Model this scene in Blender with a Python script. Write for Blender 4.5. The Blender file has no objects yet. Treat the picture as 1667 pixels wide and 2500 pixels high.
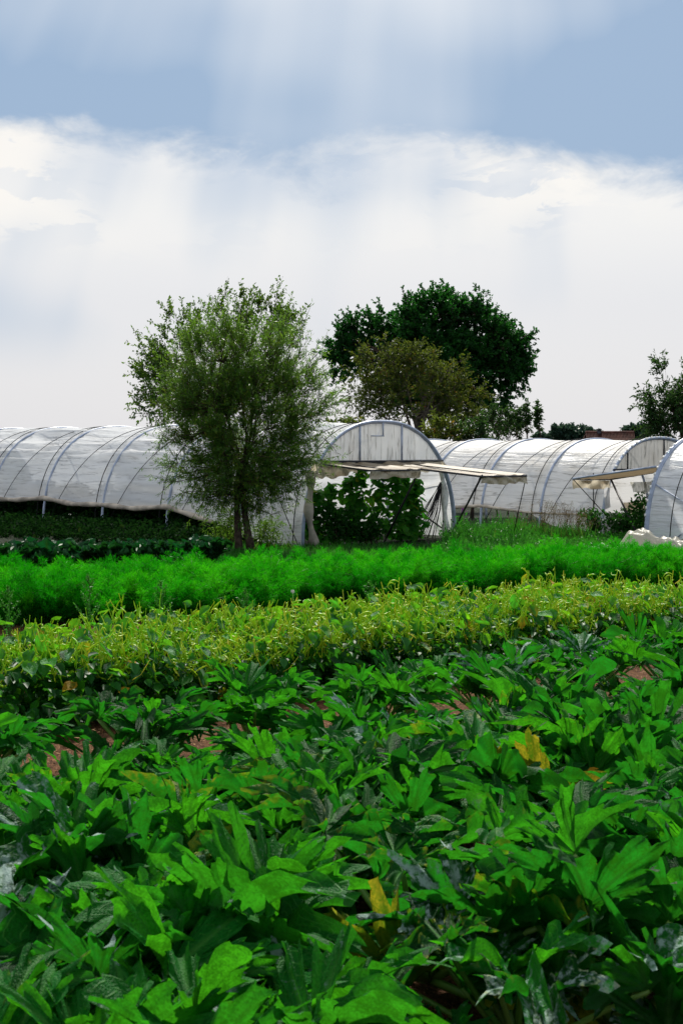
import bpy, math, random
import numpy as np
from mathutils import Vector, Matrix

SC = bpy.context.scene
COL = SC.collection
rng = np.random.default_rng(11)
random.seed(11)

# ------------------------------------------------------------------ camera
H, F, HZ = 1.75, 3700.0, 1095.0            # eye height, focal length and horizon row in photograph pixels
PITCH = math.atan((1250.0 - HZ) / F)
cam_d = bpy.data.cameras.new('camera')
cam = bpy.data.objects.new('camera', cam_d); COL.objects.link(cam)
cam_d.sensor_fit = 'VERTICAL'; cam_d.sensor_height = 36.0; cam_d.lens = F / 2500.0 * 36.0
cam.location = (0, 0, H); cam.rotation_euler = (math.pi / 2 - PITCH, 0, 0)
cam_d.clip_start = 0.1; cam_d.clip_end = 3000
cam_d.dof.use_dof = True; cam_d.dof.focus_distance = 15.0; cam_d.dof.aperture_fstop = 11.0
SC.camera = cam

# ------------------------------------------------------------------ node helpers
class NT:
    def __init__(s, tree):
        s.t = tree; s.t.nodes.clear()
    def n(s, typ, **kw):
        nd = s.t.nodes.new(typ)
        for k, v in kw.items(): setattr(nd, k, v)
        return nd
    def put(s, sock, v):
        if hasattr(v, 'is_linked') or hasattr(v, 'links'): s.t.links.new(v, sock)
        else:
            if isinstance(v, (tuple, list)) and len(v) == 3 and len(getattr(sock, 'default_value', (0,) * 3)) == 4: v = (*v, 1)
            sock.default_value = v
    def m(s, op, a, b=0.0, c=0.0, clamp=False):
        nd = s.n('ShaderNodeMath', operation=op, use_clamp=clamp)
        for i, v in enumerate((a, b, c)): s.put(nd.inputs[i], v)
        return nd.outputs[0]
    def step(s, x, lo, hi, a=0.0, b=1.0):
        nd = s.n('ShaderNodeMapRange', interpolation_type='SMOOTHSTEP')
        for i, v in enumerate((x, lo, hi, a, b)): s.put(nd.inputs[i], v)
        return nd.outputs[0]
    def mix(s, f, a, b, mode='MIX'):
        nd = s.n('ShaderNodeMix', data_type='RGBA', blend_type=mode, clamp_factor=True)
        s.put(nd.inputs[0], f); s.put(nd.inputs[6], a); s.put(nd.inputs[7], b)
        return nd.outputs[2]
    def noise(s, vec, scale, detail=3.0, rough=0.55, dist=0.0):
        nd = s.n('ShaderNodeTexNoise')
        if vec is not None: s.put(nd.inputs['Vector'], vec)
        nd.inputs['Scale'].default_value = scale; nd.inputs['Detail'].default_value = detail
        nd.inputs['Roughness'].default_value = rough; nd.inputs['Distortion'].default_value = dist
        return nd.outputs[0]
    def xyz(s, x, y, z):
        nd = s.n('ShaderNodeCombineXYZ')
        for i, v in enumerate((x, y, z)): s.put(nd.inputs[i], v)
        return nd.outputs[0]
    def sep(s, v):
        nd = s.n('ShaderNodeSeparateXYZ'); s.put(nd.inputs[0], v); return nd.outputs
    def attr(s, name):
        return s.n('ShaderNodeAttribute', attribute_name=name).outputs['Fac']
    def shade(s, f, a, b):
        nd = s.n('ShaderNodeMixShader'); s.put(nd.inputs[0], f); s.put(nd.inputs[1], a); s.put(nd.inputs[2], b)
        return nd.outputs[0]
    def bump(s, h, strength, dist):
        nd = s.n('ShaderNodeBump'); nd.inputs['Strength'].default_value = strength; nd.inputs['Distance'].default_value = dist
        s.put(nd.inputs['Height'], h); return nd.outputs[0]
    def principled(s, col, rough=0.5, spec=0.5, metal=0.0, normal=None):
        nd = s.n('ShaderNodeBsdfPrincipled')
        s.put(nd.inputs['Base Color'], col); s.put(nd.inputs['Roughness'], rough)
        s.put(nd.inputs['Specular IOR Level'], spec); s.put(nd.inputs['Metallic'], metal)
        if normal is not None: s.put(nd.inputs['Normal'], normal)
        return nd.outputs[0]
    def translucent(s, col):
        nd = s.n('ShaderNodeBsdfTranslucent'); s.put(nd.inputs[0], col); return nd.outputs[0]
    def out(s, sh, world=False):
        nd = s.n('ShaderNodeOutputWorld' if world else 'ShaderNodeOutputMaterial'); s.t.links.new(sh, nd.inputs[0])

# ------------------------------------------------------------------ sky and sun
SUN_EL, SUN_AZ = math.radians(46), math.radians(4)
SUNV = Vector((math.sin(SUN_AZ) * math.cos(SUN_EL), math.cos(SUN_AZ) * math.cos(SUN_EL), math.sin(SUN_EL)))
world = bpy.data.worlds.new('World'); SC.world = world; world.use_nodes = True
w = NT(world.node_tree)
tc = w.n('ShaderNodeTexCoord').outputs['Generated']
dx, dy, dz = w.sep(tc)
az = w.m('ARCTAN2', dx, dy)
el = w.m('ARCSINE', dz)
sky = w.n('ShaderNodeTexSky', sky_type='NISHITA', sun_disc=False, sun_elevation=SUN_EL, sun_rotation=SUN_AZ, air_density=1.0, dust_density=2.0)
skyc = w.n('ShaderNodeVectorMath', operation='SCALE'); w.put(skyc.inputs[0], sky.outputs[0]); skyc.inputs['Scale'].default_value = 0.1
v_bil = w.xyz(w.m('MULTIPLY', dx, 9.0), w.m('MULTIPLY', dy, 9.0), w.m('MULTIPLY', dz, 22.0))
v_soft = w.xyz(w.m('MULTIPLY', dx, 3.2), w.m('MULTIPLY', dy, 3.2), w.m('MULTIPLY', dz, 5.0))
v_ray = w.xyz(w.m('MULTIPLY', dx, 16.0), w.m('MULTIPLY', dy, 16.0), w.m('MULTIPLY', dz, 1.6))
n_bil = w.noise(v_bil, 1.0, 6.0, 0.6, 0.3)
n_soft = w.noise(v_soft, 1.0, 2.0, 0.5)
ang = w.m('ARCTAN2', w.m('SUBTRACT', az, SUN_AZ), w.m('SUBTRACT', SUN_EL, el))
n_ray = w.noise(w.xyz(w.m('MULTIPLY', ang, 13.0), w.m('MULTIPLY', el, 1.5), 4.0), 1.0, 2.0, 0.5)
n_big = w.noise(v_bil, 0.35, 2.0, 0.5)
# ragged lower edge of the grey cloud deck, about 11 degrees up
edge = w.m('ADD', 0.187, w.m('ADD', w.m('MULTIPLY', w.m('SUBTRACT', n_bil, 0.5), 0.115), w.m('MULTIPLY', az, -0.055)))
deck = w.step(el, w.m('SUBTRACT', edge, 0.020), w.m('ADD', edge, w.m('MULTIPLY', n_big, 0.028)))
# deck: blue grey near its edge, thinner and whiter towards the sun
glow = w.step(w.n('ShaderNodeVectorMath', operation='DOT_PRODUCT').outputs['Value'], 0.80, 0.97)
dot = glow.node.inputs[0].links[0].from_node
w.put(dot.inputs[0], tc); dot.inputs[1].default_value = SUNV
shaft = w.m('POWER', 2.718, w.m('MULTIPLY', w.m('POWER', w.m('DIVIDE', w.m('SUBTRACT', az, 0.05), 0.12), 2.0), -1.0))
thin = w.m('ADD', w.m('MULTIPLY', w.m('MULTIPLY', glow, shaft), 1.45), w.m('MULTIPLY', w.m('SUBTRACT', n_big, 0.5), 1.9))
thin = w.m('ADD', thin, w.m('MULTIPLY', w.m('SUBTRACT', n_ray, 0.5), 0.45))
thin = w.m('ADD', thin, w.m('ADD', w.step(el, 0.19, 0.36, -0.22, 0.42), w.step(el, 0.36, 0.9, 0.0, 0.35)), clamp=True)
deck_c = w.mix(thin, (0.325, 0.465, 0.66), (0.95, 0.97, 0.985))
# bright gap under the deck, hazy grey-blue lower down, pale at the horizon
gap = w.step(el, 0.085, 0.165)
patch = w.step(w.m('ADD', w.m('ADD', w.m('MULTIPLY', n_big, 0.8), w.m('MULTIPLY', az, -0.45)), w.m('MULTIPLY', n_ray, 0.42)), 0.52, 0.84)
low_c = w.mix(gap, (0.83, 0.835, 0.87), (0.95, 0.94, 0.925))
low_c = w.mix(w.m('MULTIPLY', patch, w.step(el, 0.04, 0.10, 0.0, 0.9)), low_c, (0.55, 0.645, 0.78))
puff = w.noise(v_bil, 2.3, 7.0, 0.62, 0.4)
cum = w.m('MULTIPLY', w.step(puff, 0.44, 0.50), w.m('MULTIPLY', w.step(el, 0.115, 0.165), w.step(w.m('ADD', n_soft, w.m('MULTIPLY', az, -0.5)), 0.40, 0.52)))
low_c = w.mix(w.m('MULTIPLY', cum, 0.9), low_c, (1.04, 1.0, 0.94))
cloud = w.mix(deck, low_c, deck_c)
full = w.mix(0.9, skyc.outputs[0], cloud)
bg = w.n('ShaderNodeBackground'); w.put(bg.inputs[0], full); bg.inputs[1].default_value = 0.78
w.out(bg.outputs[0], True)

sun_d = bpy.data.lights.new('sun', 'SUN'); sun_d.energy = 4.8; sun_d.angle = math.radians(3); sun_d.color = (1.0, 0.95, 0.85)
sun = bpy.data.objects.new('sun', sun_d); COL.objects.link(sun)
sun.rotation_euler = (-SUNV).to_track_quat('-Z', 'Y').to_euler()

vs = SC.view_settings
vs.view_transform = 'Standard'; vs.look = 'None'; vs.gamma = 1.0; vs.exposure = 0.3; vs.use_curve_mapping = False
SC.render.engine = 'CYCLES'
SC.cycles.max_bounces = 8; SC.cycles.diffuse_bounces = 3; SC.cycles.glossy_bounces = 2
SC.cycles.transmission_bounces = 6; SC.cycles.transparent_max_bounces = 16
SC.cycles.use_denoising = True

# ------------------------------------------------------------------ geometry helpers
def gz(y): return -0.011 * np.clip(y, 0, 32)
def ray(px, py):
    x, yv = (px - 833.5) / F, (1250 - py) / F
    c, s = math.cos(PITCH), math.sin(PITCH)
    return np.array([x, c + yv * s, -s + yv * c])
def at(px, py, Y):                       # the point on a line of sight at distance Y
    d = ray(px, py); return np.array([0, 0, H]) + d * (Y / d[1])
def G(px, py):                           # where a line of sight meets the ground
    Y = 10.0
    d = ray(px, py)
    for _ in range(40): Y = (H - float(gz(Y))) / (-d[2] / d[1])
    return at(px, py, Y)
def unit(v, axis=-1):
    v = np.asarray(v, float); return v / np.maximum(np.linalg.norm(v, axis=axis, keepdims=True), 1e-9)

class MB:
    def __init__(s): s.V, s.Q, s.T, s.A, s.n = [], [], [], [], 0
    def add(s, V, Q=None, T=None, rnd=0.0):
        V = np.asarray(V, float).reshape(-1, 3)
        if Q is not None and len(Q): s.Q.append(np.asarray(Q, int).reshape(-1, 4) + s.n)
        if T is not None and len(T): s.T.append(np.asarray(T, int).reshape(-1, 3) + s.n)
        s.V.append(V); s.A.append(np.broadcast_to(np.asarray(rnd, float), (len(V),)) if np.ndim(rnd) < 2 else np.asarray(rnd).ravel())
        s.n += len(V); return s
    def tube(s, P, r, sides=6, rnd=0.0, cap=True):
        P = np.asarray(P, float); n = len(P); r = np.broadcast_to(np.asarray(r, float), (n,))
        T = unit(np.gradient(P, axis=0)); up = np.array([0, 0, 1.0]) if abs(T[0][2]) < 0.9 else np.array([1.0, 0, 0])
        u = unit(np.cross(T[0], up)); U = []
        for t in T:
            u = unit(u - t * np.dot(u, t)); U.append(u)
        U = np.array(U); W = np.cross(T, U)
        a = np.linspace(0, 2 * math.pi, sides, endpoint=False)
        V = P[:, None] + r[:, None, None] * (np.cos(a)[None, :, None] * U[:, None] + np.sin(a)[None, :, None] * W[:, None])
        i, j = np.meshgrid(np.arange(n - 1), np.arange(sides), indexing='ij'); k = (j + 1) % sides
        Q = np.stack([i * sides + j, i * sides + k, (i + 1) * sides + k, (i + 1) * sides + j], -1).reshape(-1, 4)
        V = V.reshape(-1, 3); Tt = []
        if cap:
            V = np.vstack([V, P[0], P[-1]]); b = n * sides
            for q in range(sides):
                k2 = (q + 1) % sides
                Tt += [(b, k2, q), (b + 1, (n - 1) * sides + q, (n - 1) * sides + k2)]
        return s.add(V, Q, Tt, rnd)
    def sticks(s, A, B, r0, r1, rnd=0.0):         # many thin three-sided rods at once
        A = np.asarray(A, float); B = np.asarray(B, float); N = len(A)
        if N == 0: return s
        T = unit(B - A); U = unit(np.cross(T, np.where(np.abs(T[:, 2:3]) < .9, [[0, 0, 1.0]], [[1.0, 0, 0]]))); W = np.cross(T, U)
        r0 = np.broadcast_to(np.asarray(r0, float), (N,)); r1 = np.broadcast_to(np.asarray(r1, float), (N,))
        V = np.zeros((N, 6, 3))
        for k in range(3):
            o = math.cos(k * 2.0944) * U + math.sin(k * 2.0944) * W
            V[:, k] = A + o * r0[:, None]; V[:, 3 + k] = B + o * r1[:, None]
        b = np.arange(N)[:, None, None] * 6
        Q = b + np.array([[0, 1, 4, 3], [1, 2, 5, 4], [2, 0, 3, 5]])[None]
        rr = np.repeat(np.broadcast_to(np.asarray(rnd, float), (N,)), 6)
        return s.add(V, Q, None, rr)
    def leaves(s, P, D, Nn, L, Wd, rnd, fold=0.25, rhomb=False):     # leaf blades: two quads folded on the midrib
        P = np.asarray(P, float); N = len(P); D = unit(D); S = unit(np.cross(D, Nn)); Nn = np.cross(S, D)
        L = np.broadcast_to(np.asarray(L, float), (N,))[:, None]; Wd = np.broadcast_to(np.asarray(Wd, float), (N,))[:, None]
        rnd = np.broadcast_to(np.asarray(rnd, float), (N,))
        if rhomb:
            V = np.stack([P, P + D * L * .45 + S * Wd * .5, P + D * L, P + D * L * .45 - S * Wd * .5], 1)
            Q = np.arange(N)[:, None] * 4 + np.arange(4)[None]
            return s.add(V, Q, None, np.repeat(rnd, 4))
        f = Nn * Wd * fold
        V = np.stack([P, P + D * L * .28 + S * Wd * .46 + f, P + D * L * .68 + S * Wd * .40 + f, P + D * L - Nn * L * .12,
                      P + D * L * .68 - S * Wd * .40 + f, P + D * L * .28 - S * Wd * .46 + f], 1)
        b = np.arange(N)[:, None, None] * 6
        Q = b + np.array([[0, 3, 2, 1], [0, 5, 4, 3]])[None]
        return s.add(V, Q, None, np.repeat(rnd, 6))
    def mesh(s, name, mat=None, smooth=False, attrs=None):
        me = bpy.data.meshes.new(name)
        V = np.concatenate(s.V).astype(np.float32)
        Q = np.concatenate(s.Q) if s.Q else np.zeros((0, 4), int); T = np.concatenate(s.T) if s.T else np.zeros((0, 3), int)
        me.vertices.add(len(V)); me.vertices.foreach_set('co', V.ravel())
        loops = np.concatenate([Q.ravel(), T.ravel()]).astype(np.int32)
        starts = np.concatenate([np.arange(len(Q)) * 4, len(Q) * 4 + np.arange(len(T)) * 3]).astype(np.int32)
        me.loops.add(len(loops)); me.loops.foreach_set('vertex_index', loops)
        me.polygons.add(len(starts)); me.polygons.foreach_set('loop_start', starts)
        me.update(calc_edges=True)
        if smooth: me.polygons.foreach_set('use_smooth', np.ones(len(starts), bool))
        for k, v in {'rnd': np.concatenate(s.A), **(attrs or {})}.items():
            at_ = me.attributes.new(k, 'FLOAT', 'POINT'); at_.data.foreach_set('value', np.asarray(v, np.float32).ravel())
        if mat: me.materials.append(mat)
        return me

def tag(o, label=None, cat=None, group=None, kind=None):
    for k, v in (('label', label), ('category', cat), ('group', group), ('kind', kind)):
        if v: o[k] = v
    return o
def link(name, me, parent=None, M=None):
    o = bpy.data.objects.new(name, me); COL.objects.link(o)
    if parent is not None: o.parent = parent
    if M is not None: o.matrix_basis = M
    return o
def empty(name, loc=(0, 0, 0), rz=0.0):
    o = bpy.data.objects.new(name, None); COL.objects.link(o)
    o.location = tuple(float(c) for c in loc); o.rotation_euler = (0, 0, rz); return o
def copy_tree(o, parent=None):
    c = o.copy(); COL.objects.link(c); c.parent = parent
    for ch in o.children:
        copy_tree(ch, c)
    return c
def frame(P, D, Nn, s=1.0):              # matrix with local x along D and local z near Nn
    D = unit(D); S = unit(np.cross(Nn, D)); Nn = np.cross(D, S)
    return Matrix([[D[0] * s, S[0] * s, Nn[0] * s, P[0]], [D[1] * s, S[1] * s, Nn[1] * s, P[1]], [D[2] * s, S[2] * s, Nn[2] * s, P[2]], [0, 0, 0, 1]])

# ------------------------------------------------------------------ materials
def new_mat(name):
    m = bpy.data.materials.new(name); m.use_nodes = True; return m, NT(m.node_tree)
def ramp_cols(t, f, cols):
    r = t.n('ShaderNodeValToRGB'); e = r.color_ramp.elements
    while len(e) < len(cols): e.new(0.5)
    for k, (p, c) in enumerate(cols): e[k].position = p; e[k].color = (*c, 1)
    t.put(r.inputs[0], f); return r.outputs[0]
def leaf_mat(name, cols, trans, tf=0.4, rough=0.5, spec=0.2, tone=0.0):
    m, t = new_mat(name)
    f = t.m('ADD', t.attr('rnd'), t.m('MULTIPLY', t.m('SUBTRACT', t.n('ShaderNodeObjectInfo').outputs['Random'], 0.5), tone))
    c = ramp_cols(t, f, cols)
    tr = t.mix(0.55, trans, c, 'MIX')
    t.out(t.shade(tf, t.principled(c, rough, spec), t.translucent(tr))); return m
def plain(name, col, rough=0.6, spec=0.4, metal=0.0, var=0.25, scale=8.0):
    m, t = new_mat(name)
    n = t.noise(t.n('ShaderNodeTexCoord').outputs['Object'], scale, 4.0)
    c = t.mix(t.step(n, 0.3, 0.7), tuple(x * (1 - var) for x in col), tuple(min(1, x * (1 + var)) for x in col))
    t.out(t.principled(c, rough, spec, metal, t.bump(n, 0.3, 0.01))); return m

M = {}
M['tube'] = plain('galvanised_tube', (0.34, 0.39, 0.50), 0.45, 0.5, 0.2, 0.2, 5)
M['dark_tube'] = plain('weathered_tube', (0.035, 0.035, 0.04), 0.55, 0.4, 0.2, 0.4, 6)
M['rope'] = plain('black_rope', (0.012, 0.012, 0.014), 0.8, 0.2)
M['hem'] = plain('dirty_hem', (0.42, 0.36, 0.29), 0.7, 0.3, 0, 0.4, 3)
M['bark'] = plain('bark', (0.055, 0.038, 0.026), 0.9, 0.2, 0, 0.5, 14)
M['bark_grey'] = plain('grey_bark', (0.09, 0.075, 0.06), 0.9, 0.2, 0, 0.5, 10)
M['willow'] = leaf_mat('willow_leaf', [(0, (0.012, 0.055, 0.008)), (0.5, (0.04, 0.14, 0.014)), (0.85, (0.12, 0.22, 0.02)), (1, (0.24, 0.22, 0.03))], (0.26, 0.48, 0.03), 0.46, 0.4)
M['plum'] = leaf_mat('plum_leaf', [(0, (0.010, 0.042, 0.006)), (0.6, (0.036, 0.11, 0.012)), (1, (0.15, 0.18, 0.02))], (0.20, 0.36, 0.02), 0.44, 0.5)
M['oak'] = leaf_mat('oak_leaf', [(0, (0.003, 0.024, 0.006)), (0.6, (0.010, 0.070, 0.012)), (1, (0.035, 0.17, 0.02))], (0.05, 0.30, 0.02), 0.36, 0.5)
M['cherry'] = leaf_mat('cherry_leaf', [(0, (0.014, 0.04, 0.006)), (0.5, (0.045, 0.08, 0.010)), (0.85, (0.12, 0.11, 0.012)), (1, (0.18, 0.05, 0.012))], (0.20, 0.26, 0.02), 0.42, 0.55)
M['shoot'] = leaf_mat('shoot_leaf', [(0, (0.006, 0.02, 0.006)), (0.6, (0.016, 0.06, 0.012)), (1, (0.05, 0.09, 0.015))], (0.07, 0.16, 0.02), 0.4)
M['haze_blue_leaf'] = leaf_mat('haze_blue_leaf', [(0, (0.02, 0.05, 0.04)), (1, (0.05, 0.10, 0.06))], (0.06, 0.12, 0.05), 0.3)  # bluish tone: distance haze painted into the leaf colour
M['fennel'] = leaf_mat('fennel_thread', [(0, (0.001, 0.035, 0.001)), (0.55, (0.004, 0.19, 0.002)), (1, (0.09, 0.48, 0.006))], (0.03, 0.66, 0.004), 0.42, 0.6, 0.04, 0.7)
M['fennel_stalk'] = leaf_mat('fennel_stalk', [(0, (0.03, 0.20, 0.02)), (1, (0.10, 0.30, 0.04))], (0.05, 0.4, 0.03), 0.3)
M['pod'] = leaf_mat('bean_pod', [(0, (0.22, 0.56, 0.015)), (0.45, (0.48, 0.64, 0.04)), (0.8, (0.78, 0.72, 0.09)), (0.95, (0.62, 0.32, 0.03)), (1, (0.26, 0.09, 0.02))], (0.75, 0.85, 0.05), 0.4, 0.4)
M['weed'] = leaf_mat('weed_leaf', [(0, (0.01, 0.06, 0.006)), (0.5, (0.02, 0.15, 0.012)), (0.85, (0.06, 0.22, 0.02)), (1, (0.20, 0.14, 0.04))], (0.07, 0.36, 0.02), 0.42)
M['bean_mass'] = leaf_mat('bean_mass', [(0, (0.004, 0.045, 0.006)), (0.6, (0.015, 0.13, 0.012)), (1, (0.10, 0.24, 0.02))], (0.08, 0.36, 0.015), 0.36)
M['straw'] = leaf_mat('straw', [(0, (0.14, 0.055, 0.02)), (0.6, (0.24, 0.11, 0.04)), (1, (0.46, 0.29, 0.12))], (0.3, 0.2, 0.1), 0.1, 0.8)
M['dry_grass'] = leaf_mat('dry_grass', [(0, (0.07, 0.05, 0.03)), (0.6, (0.16, 0.11, 0.05)), (1, (0.12, 0.2, 0.03))], (0.3, 0.22, 0.08), 0.3)
M['inner_vine'] = leaf_mat('inner_vine_leaf', [(0, (0.002, 0.010, 0.003)), (0.8, (0.006, 0.032, 0.005)), (1, (0.04, 0.06, 0.01))], (0.02, 0.07, 0.01), 0.3, 0.8, 0.02)  # near-black: the shade under the tunnel is put into the leaf colour
M['bush'] = leaf_mat('bush_leaf', [(0, (0.006, 0.04, 0.006)), (0.8, (0.02, 0.12, 0.012)), (1, (0.07, 0.16, 0.02))], (0.05, 0.24, 0.01), 0.38)
M['flower'] = plain('purple_petal', (0.35, 0.05, 0.40), 0.6)
M['seed'] = plain('seed_fluff', (0.75, 0.74, 0.70), 0.9)

def object_leaf(name, dark, light, under, vein, trans, tf, silver=(0.40, 0.47, 0.45), nscale=9.0, rough=0.55, spec=0.09):
    """a single leaf blade; the object colour carries (silver blotches, yellowing, tone)"""
    m, t = new_mat(name)
    oi = t.n('ShaderNodeObjectInfo'); oc = t.sep(oi.outputs['Color'])
    co = t.n('ShaderNodeTexCoord').outputs['Object']
    off = t.n('ShaderNodeVectorMath', operation='ADD'); t.put(off.inputs[0], co)
    t.put(off.inputs[1], t.xyz(t.m('MULTIPLY', oi.outputs['Random'], 37.0), t.m('MULTIPLY', oi.outputs['Random'], 91.0), 0.0))
    p = off.outputs[0]
    n1 = t.noise(p, nscale * 0.35, 3.0); n2 = t.noise(p, nscale, 4.0, 0.6); n3 = t.noise(p, nscale * 4, 2.0)
    rho, ve0, nr = t.attr('rho'), t.attr('vein'), t.attr('near')
    side = t.m('FRACT', t.m('MULTIPLY', t.m('SUBTRACT', rho, t.m('MULTIPLY', nr, 0.55)), 8.0))
    side = t.m('MULTIPLY', t.step(t.m('ABSOLUTE', t.m('SUBTRACT', side, 0.5)), 0.40, 0.5), 0.55 if name.startswith('courg') else 0.0)
    ve = t.m('MAXIMUM', ve0, side)
    c = t.mix(t.m('ADD', t.m('MULTIPLY', n1, 0.7), t.m('SUBTRACT', oc[2], 0.5), clamp=True), dark, light)
    c = t.mix(t.m('MULTIPLY', t.step(n3, 0.45, 0.7), 0.35), c, tuple(x * 0.45 for x in dark))
    c = t.mix(t.m('MULTIPLY', ve, 0.75), c, vein)
    back = t.n('ShaderNodeNewGeometry').outputs['Backfacing']
    band = t.m('POWER', 2.718, t.m('MULTIPLY', t.m('POWER', t.m('DIVIDE', t.m('MULTIPLY', nr, rho), 0.10), 2.0), -1.0))
    sil = t.m('MULTIPLY', t.step(t.m('ADD', t.m('ADD', n2, t.m('MULTIPLY', band, 0.14)), t.m('MULTIPLY', oc[0], 0.34)), 0.74, 0.94), t.m('SUBTRACT', 1.0, t.m('MULTIPLY', back, 0.8)))
    c = t.mix(t.m('MULTIPLY', sil, 0.75), c, silver)
    yl = t.step(t.m('ADD', t.m('ADD', t.m('MULTIPLY', rho, 0.45), t.m('MULTIPLY', n2, 0.7)), t.m('MULTIPLY', oc[1], 0.75)), 0.95, 1.25)
    yc = t.mix(t.step(oc[1], 0.75, 1.0), (0.30, 0.34, 0.015), (0.50, 0.24, 0.015))
    c = t.mix(t.m('MULTIPLY', yl, 0.85), c, yc)
    c = t.mix(t.m('MULTIPLY', back, 0.55), c, under)
    tr = t.mix(t.m('MULTIPLY', yl, 0.8), t.mix(t.step(oc[2], 0.45, 0.95), tuple(x * k for x, k in zip(trans, (0.28, 0.62, 1.6))), trans), (0.6, 0.42, 0.02))
    tr = t.mix(t.m('MULTIPLY', ve, 0.8), tr, (0.02, 0.08, 0.006))
    tr = t.mix(t.m('MULTIPLY', t.step(t.m('ADD', t.m('MULTIPLY', n1, 0.6), t.m('MULTIPLY', n3, 0.4)), 0.36, 0.62), 0.85), tr, tuple(x * 0.28 for x in trans))
    bmp = t.bump(t.m('ADD', n3, t.m('MULTIPLY', ve, 0.8)), 0.35, 0.03)
    t.out(t.shade(t.m('MULTIPLY', tf, t.m('SUBTRACT', 1.0, t.m('MULTIPLY', sil, 0.6))), t.principled(c, rough, spec, 0.0, bmp), t.translucent(tr)))
    return m
M['courgette'] = object_leaf('courgette_leaf', (0.001, 0.030, 0.005), (0.005, 0.145, 0.010), (0.009, 0.115, 0.009), (0.09, 0.32, 0.05), (0.085, 0.56, 0.010), 0.36, silver=(0.27, 0.37, 0.34))
M['bean'] = object_leaf('bean_leaf', (0.002, 0.045, 0.006), (0.03, 0.26, 0.012), (0.04, 0.22, 0.012), (0.06, 0.28, 0.03), (0.30, 0.80, 0.015), 0.42, silver=(0.08, 0.2, 0.11), nscale=3.0)
M['vine'] = object_leaf('vine_leaf', (0.010, 0.09, 0.010), (0.05, 0.30, 0.02), (0.06, 0.25, 0.02), (0.08, 0.28, 0.03), (0.30, 0.90, 0.03), 0.58, silver=(0.06, 0.16, 0.06), nscale=3.0)
M['chard'] = object_leaf('chard_leaf', (0.004, 0.035, 0.012), (0.012, 0.10, 0.02), (0.02, 0.09, 0.02), (0.05, 0.16, 0.04), (0.03, 0.22, 0.02), 0.24, silver=(0.03, 0.12, 0.06), nscale=3.0, rough=0.45, spec=0.1)
m_, t_ = new_mat('courgette_stalk')
oi_ = t_.n('ShaderNodeObjectInfo').outputs['Random']
t_.out(t_.shade(0.2, t_.principled(t_.mix(oi_, (0.06, 0.22, 0.02), (0.22, 0.38, 0.07)), 0.45), t_.translucent((0.15, 0.4, 0.03)))); M['stalk'] = m_

def film_mat(name, clear, white, stain, stain_amt, seed, trl=0.42, cr=0.5):
    m, t = new_mat(name)
    s_, l_ = t.attr('sl'), t.attr('el')
    v1 = t.xyz(t.m('MULTIPLY', s_, 0.55), t.m('MULTIPLY', l_, 9.0), seed)
    v2 = t.xyz(t.m('MULTIPLY', s_, 2.2), t.m('MULTIPLY', l_, 30.0), seed + 3.0)
    v3 = t.xyz(t.m('MULTIPLY', s_, 0.7), t.m('MULTIPLY', l_, 0.9), seed + 7.0)
    n1 = t.noise(v1, 1.0, 3.0, 0.6, 0.5); n2 = t.noise(v2, 1.0, 2.0); n3 = t.noise(v3, 1.5, 4.0)
    crease = t.m('MULTIPLY', t.m('MULTIPLY', t.step(n1, 0.535, 0.565), t.step(n1, 0.58, 0.61, 1.0, 0.0)), t.step(n3, 0.30, 0.48))
    c = t.mix(t.m('MULTIPLY', t.step(n3, 0.45, 0.75), stain_amt), white, stain)
    c = t.mix(t.m('MULTIPLY', crease, cr), c, tuple(x * 0.30 for x in stain))  # dark wrinkle lines: fold shade painted into the colour, along with brown staining
    bmp = t.bump(t.m('ADD', n1, t.m('MULTIPLY', n2, 0.35)), 0.55, 0.06)
    body = t.shade(trl, t.principled(c, 0.38, 0.45, 0.0, bmp), t.translucent(c))
    cl = t.m('SUBTRACT', clear, t.m('ADD', t.m('MULTIPLY', crease, clear), t.m('MULTIPLY', t.step(n3, 0.4, 0.7), clear * 0.2)), clamp=True)
    t.out(t.shade(cl, body, t.n('ShaderNodeBsdfTransparent').outputs[0])); return m
M['film'] = film_mat('clear_film', 0.22, (0.93, 0.94, 0.96), (0.60, 0.58, 0.54), 0.3, 1.0, 0.40, 0.5)
M['film_milky'] = film_mat('milky_film', 0.12, (0.90, 0.89, 0.89), (0.62, 0.55, 0.44), 0.5, 5.0)
M['film_new'] = film_mat('bluish_film', 0.18, (0.87, 0.89, 0.94), (0.60, 0.58, 0.54), 0.25, 9.0)
M['gable'] = film_mat('gable_film', 0.06, (0.92, 0.91, 0.88), (0.60, 0.50, 0.37), 0.35, 12.0)
M['gable_grey'] = film_mat('grey_gable_film', 0.12, (0.74, 0.71, 0.65), (0.34, 0.28, 0.20), 0.6, 14.0)
M['canvas'] = film_mat('tan_canvas', 0.0, (0.32, 0.24, 0.15), (0.18, 0.11, 0.05), 0.7, 16.0, 0.3)
M['valance'] = film_mat('pale_canvas', 0.0, (0.68, 0.60, 0.46), (0.40, 0.26, 0.12), 0.7, 17.0, 0.45)
M['fleece'] = film_mat('crop_fleece', 0.3, (0.52, 0.50, 0.42), (0.45, 0.42, 0.30), 0.5, 19.0, 0.4)
M['net'] = plain('black_net', (0.015, 0.015, 0.017), 0.8, 0.2)

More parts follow.
